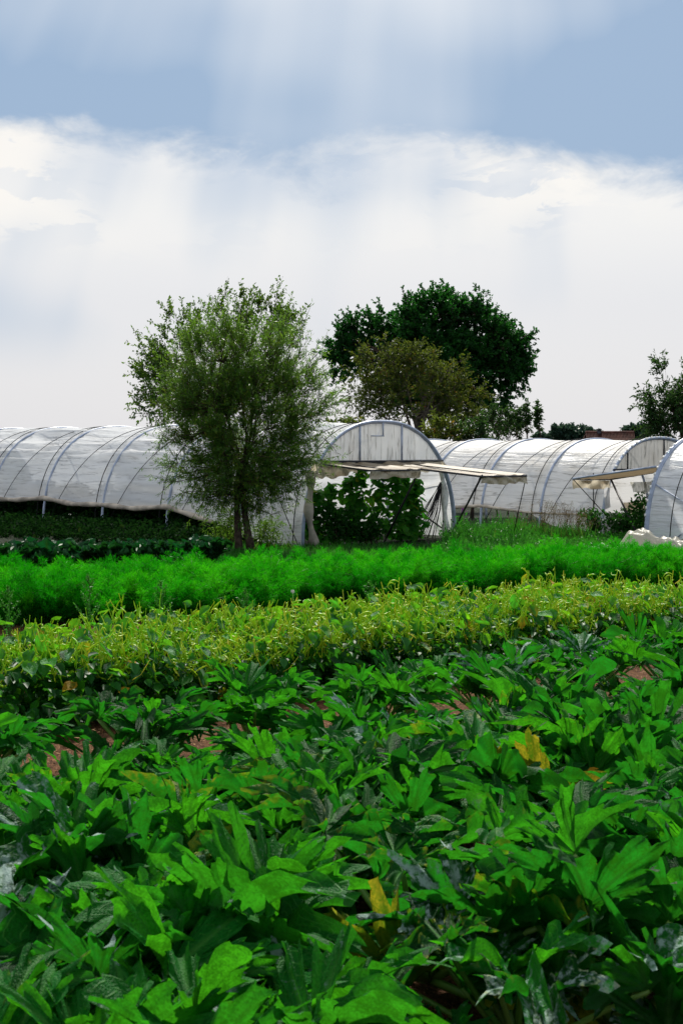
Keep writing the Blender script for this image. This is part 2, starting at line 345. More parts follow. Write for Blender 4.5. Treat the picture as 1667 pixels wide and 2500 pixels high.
# ------------------------------------------------------------------ ground
def build_ground():
    xs = np.unique(np.concatenate([np.linspace(-900, -12, 14), np.linspace(-12, 14, 150), np.linspace(14, 900, 14)]))
    ys = np.unique(np.concatenate([np.linspace(-60, 1.5, 8), np.linspace(1.5, 40, 230), np.linspace(40, 1500, 22)]))
    X, Y = np.meshgrid(xs, ys, indexing='ij')
    near = np.clip((42 - Y) / 8, 0, 1) * np.clip((16 - np.abs(X)) / 4, 0, 1)
    Z = gz(Y) + near * 0.018 * (np.sin(X * 9.1 + np.sin(Y * 5)) * np.sin(Y * 7.7 + np.sin(X * 4)) + rng.normal(0, 0.6, X.shape))
    n, k = X.shape
    i, j = np.meshgrid(np.arange(n - 1), np.arange(k - 1), indexing='ij')
    Q = np.stack([i * k + j, (i + 1) * k + j, (i + 1) * k + j + 1, i * k + j + 1], -1)
    m, t = new_mat('soil')
    p = t.n('ShaderNodeNewGeometry').outputs['Position']
    a = t.noise(p, 2.0, 5.0); b = t.noise(p, 28.0, 5.0, 0.7); c = t.noise(p, 90.0, 2.0)
    col = t.mix(t.step(b, 0.3, 0.7), (0.05, 0.020, 0.009), (0.19, 0.085, 0.036))
    col = t.mix(t.m('MULTIPLY', t.step(c, 0.58, 0.68), t.step(a, 0.4, 0.6)), col, (0.38, 0.22, 0.10))
    y = t.sep(p)[1]
    col = t.mix(t.step(t.m('ADD', y, t.m('MULTIPLY', a, 3.0)), 24.0, 28.0), col, (0.012, 0.022, 0.008))
    t.out(t.principled(col, 0.95, 0.15, 0.0, t.bump(t.m('ADD', b, c), 0.9, 0.04)))
    tag(link('ground', MB().add(np.stack([X, Y, Z], -1), Q).mesh('ground', m, True)), kind='structure')
build_ground()

# ------------------------------------------------------------------ polytunnels
AX = np.array([-math.sin(math.radians(44)), math.cos(math.radians(44)), 0])   # along a tunnel, away from the camera
GX = np.array([math.cos(math.radians(44)), math.sin(math.radians(44)), 0])    # across a tunnel
UP = np.array([0, 0, 1.0])
class Tunnel:
    def __init__(s, name, label, L, W, Hh, n=2.3):
        s.o = empty(name, (*L[:2], float(gz(L[1])))); tag(s.o, label, 'polytunnel', 'plastic polytunnels across the field')
        s.W, s.H, s.n = W, Hh, n
        t = np.linspace(math.pi, 0, 1200); c, q = np.cos(t), np.sin(t)
        ww = W / 2 * (1 + np.sign(c) * np.abs(c) ** (2 / n)); zz = Hh * np.abs(q) ** (2 / n)
        ll = np.concatenate([[0], np.cumsum(np.hypot(np.diff(ww), np.diff(zz)))])
        s.ll, s.ww, s.zz, s.len = ll, ww, zz, ll[-1]
    def prof(s, l, grow=0.0):
        wv = np.interp(l, s.ll, s.ww); zv = np.interp(l, s.ll, s.zz)
        k = 1 + grow / (s.W / 2); return (wv - s.W / 2) * k + s.W / 2, zv * (1 + grow / s.H)
    def l_at(s, z, far=False):               # arc position at a height on the near or far side
        h = len(s.zz) // 2
        return np.interp(z, s.zz[:h], s.ll[:h]) if not far else s.len - np.interp(z, s.zz[:h], s.ll[:h])
    def p(s, wv, sv, z):                     # local point (the empty stands at the near corner)
        wv, sv, z = np.broadcast_arrays(np.asarray(wv, float), np.asarray(sv, float), np.asarray(z, float))
        return wv[..., None] * GX + sv[..., None] * AX + z[..., None] * UP
    def part(s, name, mb, mat, parent=None, smooth=True, attrs=None):
        return link(name, mb.mesh(name, M[mat], smooth, attrs), parent or s.o)
    def hoop(s, sv, r=0.032, mat='tube'):
        l = np.linspace(0, s.len, 60); wv, z = s.prof(l, -0.006)
        s.part('hoop', MB().tube(s.p(wv, sv, z), r, 7), mat)
    def film(s, hoops, near_z, far_z, mat, wr, seed, s_lo, s_hi, nl=110, per=20):
        r = np.random.default_rng(seed)
        hs = np.array(hoops, float)
        sv = np.linspace(s_lo, s_hi, int((s_hi - s_lo) / 2.3 * per) + 1)
        l0 = np.array([s.l_at(near_z(q)) for q in sv]); l1 = np.array([s.l_at(far_z(q), True) for q in sv])
        f = np.linspace(0, 1, nl)
        l = l0[:, None] + (l1 - l0)[:, None] * f[None]
        S = np.repeat(sv[:, None], nl, 1)
        k = np.clip(np.searchsorted(hs, sv) - 1, 0, len(hs) - 2)
        u = np.clip((sv - hs[k]) / (hs[k + 1] - hs[k]), 0, 1)
        d = -0.05 * np.sin(math.pi * u)[:, None] ** 0.6 * np.ones_like(l)
        for q in range(26):                   # folds that run along the tunnel, tighter on the flanks
            fl = r.uniform(4, 26); ph, c0, wd = r.uniform(0, 6.3), r.uniform(0, s.len), r.uniform(.25, .9)
            b0, bw = r.uniform(s_lo, s_hi), r.uniform(.6, 2.5)
            d += wr / fl * 9 * np.sin(fl * (l + .05 * np.sin(S * r.uniform(.6, 2) + ph)) + ph) * np.exp(-((l - c0) / wd) ** 2) * np.exp(-((S - b0) / bw) ** 2) * (np.sin(math.pi * u)[:, None] ** .5 + .15)
        wv, z = s.prof(l)
        dw, dzv = np.gradient(wv, axis=1), np.gradient(z, axis=1); nn = np.hypot(dw, dzv) + 1e-9
        wv = wv - dzv / nn * d; z = z + dw / nn * d
        n, kk = l.shape
        i, j = np.meshgrid(np.arange(n - 1), np.arange(kk - 1), indexing='ij')
        Q = np.stack([i * kk + j, (i + 1) * kk + j, (i + 1) * kk + j + 1, i * kk + j + 1], -1)
        o = s.part('film', MB().add(s.p(wv, S, z), Q), mat, None, True, {'sl': S, 'el': l})
        hem = s.p(wv[:, 0], sv, z[:, 0])
        return o, hem
    def ropes(s, hoops, z_end=0.0):
        for a, b in zip(hoops[:-1], hoops[1:]):
            for k in range(2):
                l = np.linspace(0.0, s.len * 0.5, 34); wv, z = s.prof(l, 0.012)
                f = l / l[-1]
                sv = (np.full_like(l, a + 0.28) if k == 0 else b + (a + 0.20 - b) * f ** 0.8)
                if k == 0: keep = z > z_end
                else: keep = z > 0.03
                s.part('rope', MB().tube(s.p(wv, sv, z)[keep], 0.0105, 4), 'rope')
    def bar(s, name, pts, r, mat='tube', parent=None, sides=6):
        pts = np.asarray(pts, float)
        return s.part(name, MB().tube(pts, r, sides), mat, parent)
    def gable(s, sv, z_rail, mat, seed, name='gable_sheet'):
        r = np.random.default_rng(seed)
        la, lb = s.l_at(z_rail), s.l_at(z_rail, True)
        l = np.linspace(la, lb, 80); wv, z = s.prof(l, -0.02)
        nv = 26; f = np.linspace(0, 1, nv)
        WW = np.repeat(wv[:, None], nv, 1); ZZ = z_rail + (z - z_rail)[:, None] * f[None]
        D = sum(r.uniform(.3, 1) * np.sin(WW * r.uniform(4, 22) + r.uniform(0, 6) + ZZ * r.uniform(-1.5, 1.5)) for _ in range(9)) * 0.006
        k = nv; i, j = np.meshgrid(np.arange(79), np.arange(nv - 1), indexing='ij')
        Q = np.stack([i * k + j, (i + 1) * k + j, (i + 1) * k + j + 1, i * k + j + 1], -1)
        return s.part(name, MB().add(s.p(WW, sv + D, ZZ), Q), mat, None, True, {'sl': ZZ, 'el': WW * 0.8})
    def sheet(s, name, c, nu, nv, mat, seed, amp=0.02, parent=None, sagv=0.0, rag=0.0):
        """a wrinkled sheet between four corners (local), c = [p00, p10, p11, p01]"""
        r = np.random.default_rng(seed); c = [np.asarray(q, float) for q in c]
        u, v = np.meshgrid(np.linspace(0, 1, nu), np.linspace(0, 1, nv), indexing='ij')
        if rag: vv = v * (1 - rag * (np.sin(u * 9 + seed) * .4 + np.sin(u * 23 + seed) * .3 + .3)[...]); v2 = np.clip(vv, 0, 1)
        else: v2 = v
        P = ((1 - u) * (1 - v2))[..., None] * c[0] + (u * (1 - v2))[..., None] * c[1] + (u * v2)[..., None] * c[2] + ((1 - u) * v2)[..., None] * c[3]
        N = unit(np.cross(c[1] - c[0], c[3] - c[0]))
        D = sum(r.uniform(.3, 1) * np.sin(u * r.uniform(4, 30) + v * r.uniform(-6, 6) + r.uniform(0, 6)) for _ in range(8)) * amp * .4
        P = P + D[..., None] * N - (sagv * np.sin(math.pi * u) * np.sin(math.pi * v))[..., None] * UP
        i, j = np.meshgrid(np.arange(nu - 1), np.arange(nv - 1), indexing='ij')
        Q = np.stack([i * nv + j, (i + 1) * nv + j, (i + 1) * nv + j + 1, i * nv + j + 1], -1)
        return s.part(name, MB().add(P, Q), mat, parent, True, {'sl': v * 1.2, 'el': u * 1.5})
    def local(s, P): return np.asarray(P, float) - np.array(s.o.location)

def lerp(x, xs, ys): return float(np.interp(x, xs, ys))

def tunnel_a():
    Y0 = 32.0
    T = Tunnel('polytunnel', 'long clear polytunnel behind the willow, its open end full of climbing vines', at(738, 1338, Y0), 4.79, 2.69)
    hoops = [0.0, 2.1, 4.7, 7.3, 9.9, 12.5, 15.1, 17.7]
    for q in hoops: T.hoop(q)
    T.film(hoops, lambda q: lerp(q, [0, 1.2, 2.2, 3.2, 4.4, 4.7, 6, 7.3, 8.6, 9.9, 11.2, 17.7], [.03, .03, .30, .48, .68, .74, .66, .72, .70, .82, .74, .74]),
           lambda q: 0.06, 'film', 0.085, 3, 0.02, 17.7)
    hem_s = np.linspace(3.0, 17.6, 90)
    hz = np.array([lerp(q, [3.0, 3.2, 4.4, 4.7, 6, 7.3, 8.6, 9.9, 11.2, 17.7], [.44, .48, .68, .74, .66, .72, .70, .82, .74, .74]) for q in hem_s])
    hw, _ = T.prof(T.l_at(hz))
    T.bar('hem_roll', T.p(hw - .02, hem_s, hz), 0.05 + 0.02 * np.sin(hem_s * 3) ** 2, 'hem', None, 8)
    T.ropes(hoops)
    T.bar('ridge_tube', T.p(np.full(2, T.W / 2), [0.02, 17.6], np.full(2, T.H - .09)), 0.025)
    # front end
    l = np.linspace(0, T.len, 70); wv, z = T.prof(l, 0.012)
    T.part('end_hoop', MB().tube(T.p(wv, -0.03, z), 0.034, 8), 'tube')
    zr = 1.82
    T.gable(0.0, zr, 'gable', 5)
    T.bar('gable_rail', T.p([.45, 4.34], [-.05, -.05], [zr, zr]), 0.03, 'dark_tube')
    for wq in (1.66, 2.98): 
        zt = np.interp(wq, T.ww, T.zz)
        T.bar('gable_post', T.p([wq, wq], [-.05, -.05], [zr, zt - .02]), 0.026)
    zt = np.interp(2.38, T.ww, T.zz)
    T.bar('gable_post', T.p([2.38, 2.38], [-.05, -.05], [zt - .32, zt - .02]), 0.02)
    T.bar('window_bar', T.p([2.0, 2.4], [-.06, -.06], [zt - .31, zt - .31]), 0.014)
    # flaps propped out over the doorway
    def flap(w0, w1, out, drop, seed, mid):
        a, b = T.p(w0, -.06, zr - .02), T.p(w1, -.06, zr - .02)
        c, d = T.p(w1, -out, zr - drop), T.p(w0, -out, zr - drop)
        sh = T.sheet('flap', [a, b, c, d], 16, 24, 'canvas', seed, 0.02, None, 0.05)
        for e, f in ((a, d), (b, c), (d, c), (a, b)):
            T.bar('frame_bar', [e + UP * -.025, f + UP * -.025], 0.022, 'dark_tube', sh)
        for k in mid: T.bar('frame_bar', [a + (b - a) * k - UP * .03, d + (c - d) * k - UP * .03], 0.014, 'dark_tube', sh)
        T.sheet('valance', [d - UP * .03, c - UP * .03, c - UP * .20 - AX * .03, d - UP * .20 + AX * .02], 30, 6, 'valance', seed + 1, 0.03, sh, 0, 0.3)
        return a, b, c, d
    a1 = flap(.45, 1.95, 1.57, .15, 21, (.5,))
    a2 = flap(2.0, 3.43, 3.26, .27, 31, (.35, .7))
    T.sheet('inner_valance', [T.p(.2, -.1, zr - .02), T.p(1.5, -.1, zr - .02), T.p(1.5, -.12, zr - .28), T.p(.15, -.12, zr - .45)], 30, 8, 'valance', 25, 0.05, None, 0, 0.3)
    T.sheet('inner_valance', [T.p(3.2, -.1, zr - .02), T.p(4.35, -.1, zr - .02), T.p(4.4, -.12, zr - .22), T.p(3.2, -.12, zr - .3)], 30, 8, 'valance', 26, 0.05, None, 0, 0.3)
    T.bar('strut', [a1[2], T.p(2.37, -.05, -.05)], 0.024, 'dark_tube')
    T.bar('strut', [a2[3], T.p(4.53, -.05, -.05)], 0.024, 'dark_tube')
    T.bar('guy_rope', [a2[2], T.p(4.2, -2.2, -.05)], 0.011, 'rope')
    T.bar('guy_rope', [T.local(at(660, 1165, 31.6)), T.local(at(727, 1330, 31.5))], 0.011, 'rope')
    # inside bracing on the far wall, bunched net and rolled side curtains
    T.bar('brace', [T.p(4.62, .05, 1.35), T.p(4.55, 1.9, .95)], 0.018, 'dark_tube')
    T.bar('brace', [T.p(4.55, 1.9, 1.1), T.p(4.70, .05, .12)], 0.018, 'dark_tube')
    cw = np.linspace(0.04, 1.62, 14)
    T.bar('curtain_roll', T.p(.12 + .05 * np.sin(cw * 5) + .10 * (cw / 1.6) ** 2, -.08, cw[::-1]), .085 + .03 * np.sin(cw * 9), 'gable', None, 9).data.materials[0] = M['hem']
    cw = np.linspace(0.03, 1.66, 14)
    T.bar('curtain_roll', T.p(T.W - .16 - .12 * (cw / 1.6) ** 2.5 + .02 * np.sin(cw * 7), .12, cw), .075 + .02 * np.sin(cw * 8), 'seed', None, 9)
    net = MB(); r = np.random.default_rng(4)
    for k in range(26):
        e = T.p(4.35 - r.uniform(0, 1.0) ** 1.4 * 1.1, r.uniform(.1, .5), .03); b = T.p(4.5 + r.uniform(-.04, .04), .15, 1.32)
        m = (e + b) / 2 + GX * .12 * r.uniform(0.2, 1)
        net.tube([b, m, e], r.uniform(.004, .009), 4)
    tag(T.part('bunched_net', net, 'net'), kind='stuff')
    return T
TA = tunnel_a()

def tunnel_b():
    T = Tunnel('polytunnel', 'milky polytunnel standing behind the weeds, its front end sheeted with grey plastic', at(1468, 1305, 37.0), 4.8, 2.36)
    hoops = [0.0, 1.93, 3.9, 5.85, 7.8, 9.75, 11.7, 13.65, 15.6]
    for q in hoops: T.hoop(q, 0.034)
    T.film(hoops, lambda q: lerp(q, [0, .25, .5, .9, 1.6, 2.3, 3.0, 3.9, 5, 15.6], [.42, .22, .06, .03, .18, .46, .52, .60, .52, .5]), lambda q: lerp(q, [0, .2, 1.2, 3, 15.6], [.55, .5, .42, .3, .3]), 'film_milky', 0.018, 8, 0.02, 15.6)
    hs = np.linspace(.4, 15.5, 90)
    hz = np.array([lerp(q, [0, 2.3, 3, 3.9, 5, 15.6], [.47, .47, .52, .60, .52, .5]) for q in hs]); hw, _ = T.prof(T.l_at(hz), .02)
    T.bar('hem_roll', T.p(hw, hs, hz), 0.026 + .02 * np.clip((hs - 2) / 2, 0, 1), 'hem', None, 7)
    T.ropes(hoops)
    l = np.linspace(0, T.len, 70); wv, z = T.prof(l, 0.012)
    T.part('end_hoop', MB().tube(T.p(wv, -0.03, z), 0.036, 8), 'tube')
    for k in range(22):                     # the clips that hold the film to the end hoop
        q = .12 + .6 * k / 22; ll = q * T.len; wq, zq = T.prof(np.array([ll - .035, ll + .035]), .03)
        T.part('clip', MB().tube(T.p(wq, -.045, zq), .03, 6), 'seed')
    zr = 1.58
    T.gable(0.0, zr, 'gable_grey', 15)
    T.bar('gable_rail', T.p([.4, 4.4], [-.05, -.05], [zr, zr]), 0.026, 'dark_tube')
    for wq in (.98, 2.55, 3.6): T.bar('gable_post', T.p([wq, wq], [-.05, -.05], [zr, np.interp(wq, T.ww, T.zz) - .02]), 0.022, 'dark_tube')
    w0, _ = T.prof(T.l_at(np.array([1.25, .55])), -.06)
    T.bar('brace', [T.p(w0[0], 1.93, 1.25), T.p(w0[1], 1.05, .42)], .018)
    T.bar('brace', [T.p(w0[0], 0.05, 1.3), T.p(w0[1], 1.05, .42)], .018)
    T.bar('brace', [T.p(4.62, .05, 1.25), T.p(4.5, 1.9, .75)], 0.018, 'dark_tube')
    T.sheet('door_curtain', [T.p(.02, -.06, 1.45), T.p(.32, -.06, 1.50), T.p(.20, -.08, .66), T.p(.03, -.08, .62)], 10, 20, 'film_milky', 41, .04)
    T.sheet('torn_strip', [T.p(-.02, -.08, .55), T.p(.07, -.08, .55), T.p(.06, -.25, -.02), T.p(-.28, -.2, -.02)], 8, 16, 'film_milky', 43, .05)
    T.sheet('far_curtain', [T.p(4.5, .1, .95), T.p(4.5, 2.6, .60), T.p(4.55, 2.6, .22), T.p(4.6, .1, .40)], 14, 20, 'valance', 44, .08)
    T.bar('tie_rope', T.p([-.06, -.05, -.04], [.22, .22, .24], [1.5, .7, .02]), .013, 'rope')
    th = np.linspace(0, 2 * math.pi, 14)
    for sg in (-1, 1): T.bar('tie_bow', T.p(-.09, .22 + sg * (.09 - .09 * np.cos(th)), .60 + .07 * np.sin(th) - .05 * (1 - np.cos(th)) * .5), .010, 'rope')
    return T
TB = tunnel_b()

def tunnel_c():
    T = Tunnel('polytunnel', 'bluish polytunnel cut off by the picture edge, beside the heap of fleece', at(1578, 1327, 33.5), 4.8, 2.42)
    hoops = [-9.6, -7.6, -5.6, -3.7, -1.85, 0.0]
    for q in hoops[-3:]: T.hoop(q, 0.036)
    T.film(hoops, lambda q: .05, lambda q: .05, 'film_new', 0.022, 17, -9.6, -0.02)
    hs = np.linspace(-9.5, -.9, 40)
    T.bar('hem_roll', T.p(-.03, hs, .12 + .02 * np.sin(hs * 2)), 0.03, 'hem', None, 7)
    for b in (-1.85, -3.7):
        l = np.linspace(0, T.len * .5, 34); wv, z = T.prof(l, .012); f = l / l[-1]
        T.bar('rope', T.p(wv, b + 1.25 - .1 * f, z)[z > .02], .0105, 'rope', None, 4)
    l = np.linspace(0, T.len, 70); wv, z = T.prof(l, 0.012)
    T.part('end_hoop', MB().tube(T.p(wv, 0.03, z), 0.038, 8), 'tube')
    for k in range(13):
        ll = (.08 + .27 * k / 13) * T.len; wq, zq = T.prof(np.array([ll - .03, ll + .03]), .035)
        T.part('clip', MB().tube(T.p(wq, .05, zq), .03, 6), 'seed')
    w0, _ = T.prof(T.l_at(np.array([1.3, .45, .15])), .0)
    T.bar('brace', [T.p(w0[0] + .02, -.02, 1.3), T.p(w0[1] + .05, -1.85, .45)], .022)
    T.bar('brace', [T.p(w0[2] + .05, -.75, .15), T.p(w0[0] + .05, -1.85, 1.15)], .022)
    # flap propped open over the passage
    zr = 1.70
    a, b = T.p(.40, .05, zr), T.p(1.93, .05, zr)
    c, d = T.local(at(1490, 1170, 36.6)), T.local(at(1397, 1169, 35.5))
    sh = T.sheet('flap', [a, b, c, d], 16, 24, 'canvas', 61, .03, None, .04)
    for e, f in ((a, d), (b, c), (d, c)): T.bar('frame_bar', [e, f], .026, 'tube' if e is a else 'dark_tube', sh)
    T.sheet('valance', [d - UP * .03, c - UP * .03, c - UP * .24, d - UP * .24], 30, 6, 'valance', 62, .05, sh, 0, .2)
    T.sheet('inner_valance', [T.p(.1, .5, 1.35), T.p(1.2, .5, 1.35), T.p(1.2, .5, 1.10), T.p(.2, .5, 1.08)], 24, 6, 'fleece', 63, .05, None, 0, .2)
    T.bar('strut', [c, T.local(at(1552, 1300, 35.2))], .026, 'dark_tube')
    T.bar('guy_rope', [d, T.local(at(1482, 1262, 35.8))], .010, 'rope')
    return T
TC = tunnel_c()

# ------------------------------------------------------------------ plants inside and around the tunnels
def blade(nu, nv, shape, z, name, mat, scale_w=1.0):
    """a leaf blade: u runs from stalk to tip, v across; shape(u) is the half width"""
    u, v = np.meshgrid(np.linspace(0, 1, nu), np.linspace(-1, 1, nv), indexing='ij')
    hw = shape(u, v); X, Y = u + 0 * v, v * hw * scale_w
    X = X - 0.12 * (np.abs(v) ** 2) * np.clip(1 - u * 3, 0, 1)
    Z = z(u, v)
    i, j = np.meshgrid(np.arange(nu - 1), np.arange(nv - 1), indexing='ij')
    Q = np.stack([i * nv + j, (i + 1) * nv + j, (i + 1) * nv + j + 1, i * nv + j + 1], -1)
    ve = np.exp(-(v / .16) ** 2) + .5 * np.exp(-((((u + np.abs(v) * .35) * 5) % 1 - .5) / .14) ** 2) * (np.abs(v) < .9)
    return MB().add(np.stack([X, Y, Z], -1), Q).mesh(name, M[mat], True, {'rho': np.abs(v) * .5 + u * .5, 'vein': np.clip(ve, 0, 1), 'near': 0 * v})

def vine_blade(k):
    r = np.random.default_rng(100 + k)
    n, rings = 25, 3
    th = np.linspace(-2.75, 2.75, n)
    R = .42 + .30 * np.abs(np.cos(th * 1.25)) + .10 * np.cos(th) + r.normal(0, .03, n); R[0] = R[-1] = .3
    V = [[.0, 0, 0]]; rho = [0.]; ve = [1.]
    ph = r.uniform(0, 6)
    for a in range(1, rings + 1):
        q = a / rings
        for t, RR in zip(th, R):
            V.append([RR * q * math.cos(t), RR * q * math.sin(t), .10 * q * math.sin(3 * t + ph) * q - .22 * q * q + .06 * abs(math.sin(t * 1.25)) * q]); rho.append(q); ve.append(float(abs(math.cos(t * 1.25)) > .95))
    T = [(0, 1 + i, 2 + i) for i in range(n - 1)]
    Q = [(1 + (a - 1) * n + i, 1 + a * n + i, 2 + a * n + i, 2 + (a - 1) * n + i) for a in range(1, rings) for i in range(n - 1)]
    return MB().add(V, Q, T).mesh('vine_leaf', M['vine'], True, {'rho': rho, 'vein': ve, 'near': [0.] * len(V)})
VB = [vine_blade(k) for k in range(4)]

def set_col(o, s, y, t): o.color = (float(np.clip(s, 0, 1)), float(np.clip(y, 0, 1)), float(np.clip(t, 0, 1)), 1.0)

ORD = ['first', 'second', 'third', 'fourth', 'fifth', 'sixth', 'seventh', 'eighth', 'ninth', 'tenth', 'eleventh', 'twelfth', 'thirteenth', 'fourteenth', 'fifteenth', 'sixteenth', 'seventeenth', 'eighteenth']
def climbing_vines():
    # px column, top row, w position is solved from the column at a little distance inside the doorway
    cols = [(770, 1195, .5), (808, 1180, .7), (850, 1165, .6), (880, 1128, .3), (925, 1135, .6), (960, 1150, .3), (990, 1158, .6), (1015, 1172, .35)]
    for k, (px, top, s_in) in enumerate(cols):
        Y = 32.85 + (px - 770) * .0065 + s_in * .2
        b = at(px, 1300, Y); b[2] = gz(Y)
        h = at(px, top, Y)[2] - b[2]
        o = tag(empty('trellised_vine', b), f'climbing vine with lobed leaves, {ORD[k]} from the willow side in the open tunnel end', 'vine', 'vines climbing in the open tunnel end')
        zz = np.linspace(0, h, 12); wob = np.stack([.05 * np.sin(zz * 5 + k), .05 * np.cos(zz * 4 + k * 2), zz], -1)
        link('stem', MB().tube(wob, np.linspace(.012, .004, 12), 5).mesh('stem', M['stalk'], True), o)
        n = int(54 + 26 * (h > 1.2))
        for i in range(n):
            q = (i + rng.uniform(0, 1)) / n
            z = .10 + q * (h - .1); rad = (.30 - .19 * q) * rng.uniform(.2, 1.1); a = rng.uniform(0, 2 * math.pi)
            P = np.array([rad * math.cos(a) * 1.15, rad * math.sin(a), z])
            D = unit([math.cos(a), math.sin(a), rng.uniform(-1.1, .1)]) + rng.normal(0, .3, 3)
            N = unit([math.cos(a) * .5, math.sin(a) * .5 - .35, .75]) + rng.normal(0, .25, 3)
            lf = link('leaf', VB[rng.integers(4)], o, frame(P, D, N, rng.uniform(.13, .22)))
            set_col(lf, rng.uniform(0, .3), max(0, rng.normal(.03, .2)), rng.uniform(.1, 1.0))
climbing_vines()

def leafy_mass(name, base, size, n, L, W, mat, seed, label, cat, group=None, stems=6, part='foliage', flat=.5):
    """a bush: stems and leaves spread through an uneven volume"""
    r = np.random.default_rng(seed)
    o = tag(empty(name, base), label, cat, group)
    mb = MB()
    lob = np.stack([r.uniform(-.7, .7, 9) * size[0], r.uniform(-.7, .7, 9) * size[1], r.uniform(.3, .85, 9) * size[2]], -1)
    rad = r.uniform(.28, .5, 9)
    k = r.integers(0, 9, n); d = unit(r.normal(0, 1, (n, 3))) * r.uniform(.3, 1, (n, 1)) ** .5
    P = lob[k] + d * rad[k][:, None] * np.array(size); P[:, 2] = np.clip(P[:, 2], .02, size[2] * 1.1)
    D = d * .7 + r.normal(0, .5, (n, 3)); N = np.array([0, -.3, .8]) + r.normal(0, flat, (n, 3))
    mb.leaves(P, D, N, L * r.uniform(.6, 1.3, n), W * r.uniform(.7, 1.2, n), np.clip(r.beta(2, 2.6, n), 0, 1))
    tag(link(part, mb.mesh(part, M[mat]), o), kind='stuff')
    st = MB()
    for q in range(stems):
        e = lob[q % 9]; b = np.array([e[0] * .5, e[1] * .5, -.02])
        st.tube([b, (b + e) / 2 + r.normal(0, .03, 3), e], [.012, .009, .005], 5)
    tag(link('stems', st.mesh('stems', M['bark']), o), kind='stuff')
    return o

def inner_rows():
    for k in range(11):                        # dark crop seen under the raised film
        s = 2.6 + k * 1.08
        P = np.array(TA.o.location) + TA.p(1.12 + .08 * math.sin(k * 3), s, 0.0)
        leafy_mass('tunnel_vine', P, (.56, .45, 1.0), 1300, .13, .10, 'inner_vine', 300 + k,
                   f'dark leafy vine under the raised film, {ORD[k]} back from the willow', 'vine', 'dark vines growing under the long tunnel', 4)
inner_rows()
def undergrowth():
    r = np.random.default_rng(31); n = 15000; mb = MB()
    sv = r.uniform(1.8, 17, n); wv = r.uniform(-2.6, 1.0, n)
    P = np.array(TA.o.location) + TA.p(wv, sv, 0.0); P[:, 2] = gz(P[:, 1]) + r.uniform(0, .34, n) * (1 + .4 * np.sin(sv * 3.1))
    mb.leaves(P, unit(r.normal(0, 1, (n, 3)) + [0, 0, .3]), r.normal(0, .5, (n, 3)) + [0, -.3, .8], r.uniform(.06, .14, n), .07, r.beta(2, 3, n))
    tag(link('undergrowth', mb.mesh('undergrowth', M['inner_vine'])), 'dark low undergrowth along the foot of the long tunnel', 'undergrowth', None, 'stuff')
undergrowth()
def low_bushes():
    spec = [((752, 1335), 32.9, (.30, .3, .75), 500, 'bush with small dark leaves at the foot of the rolled curtain'),
            ((820, 1335), 32.9, (.45, .35, .72), 800, 'low dark bush under the shortest climbing vines'),
            ((905, 1335), 33.2, (.40, .35, .55), 600, 'low bush beside the foot of the slanting strut')]
    for k, ((px, py), Y, sz, n, lab) in enumerate(spec):
        P = at(px, py, Y); P[2] = gz(Y)
        leafy_mass('bush', P, sz, n, .09, .05, 'bush', 340 + k, lab, 'bush')
    for k, (px, Y, sz, n, lab) in enumerate([(1512, 36.4, (.75, .5, .62), 1200, 'dense green bush in the passage between two tunnels'),
                                           (1566, 35.4, (.30, .3, .95), 500, 'tall leafy shoot growing against the bluish tunnel hoop'),
                                           (1440, 36.2, (.28, .3, .60), 350, 'small bush under the torn corner of milky film')]):
        P = at(px, 1320, Y); P[2] = gz(Y)
        leafy_mass('bush', P, sz, n, .085, .055, 'bush', 350 + k, lab, 'bush')
    for k, (px, w_, h_) in enumerate([(545, .5, .75), (660, .45, .62)]):
        P = at(px, 1335, 31.0); P[2] = gz(31.0)
        leafy_mass('bush', P, (w_, .4, h_), 900, .09, .018, 'willow', 360 + k, ['dark scrub left of the willow trunks', 'light willow scrub at the foot of the grey film'][k], 'bush', None, 8)
low_bushes()

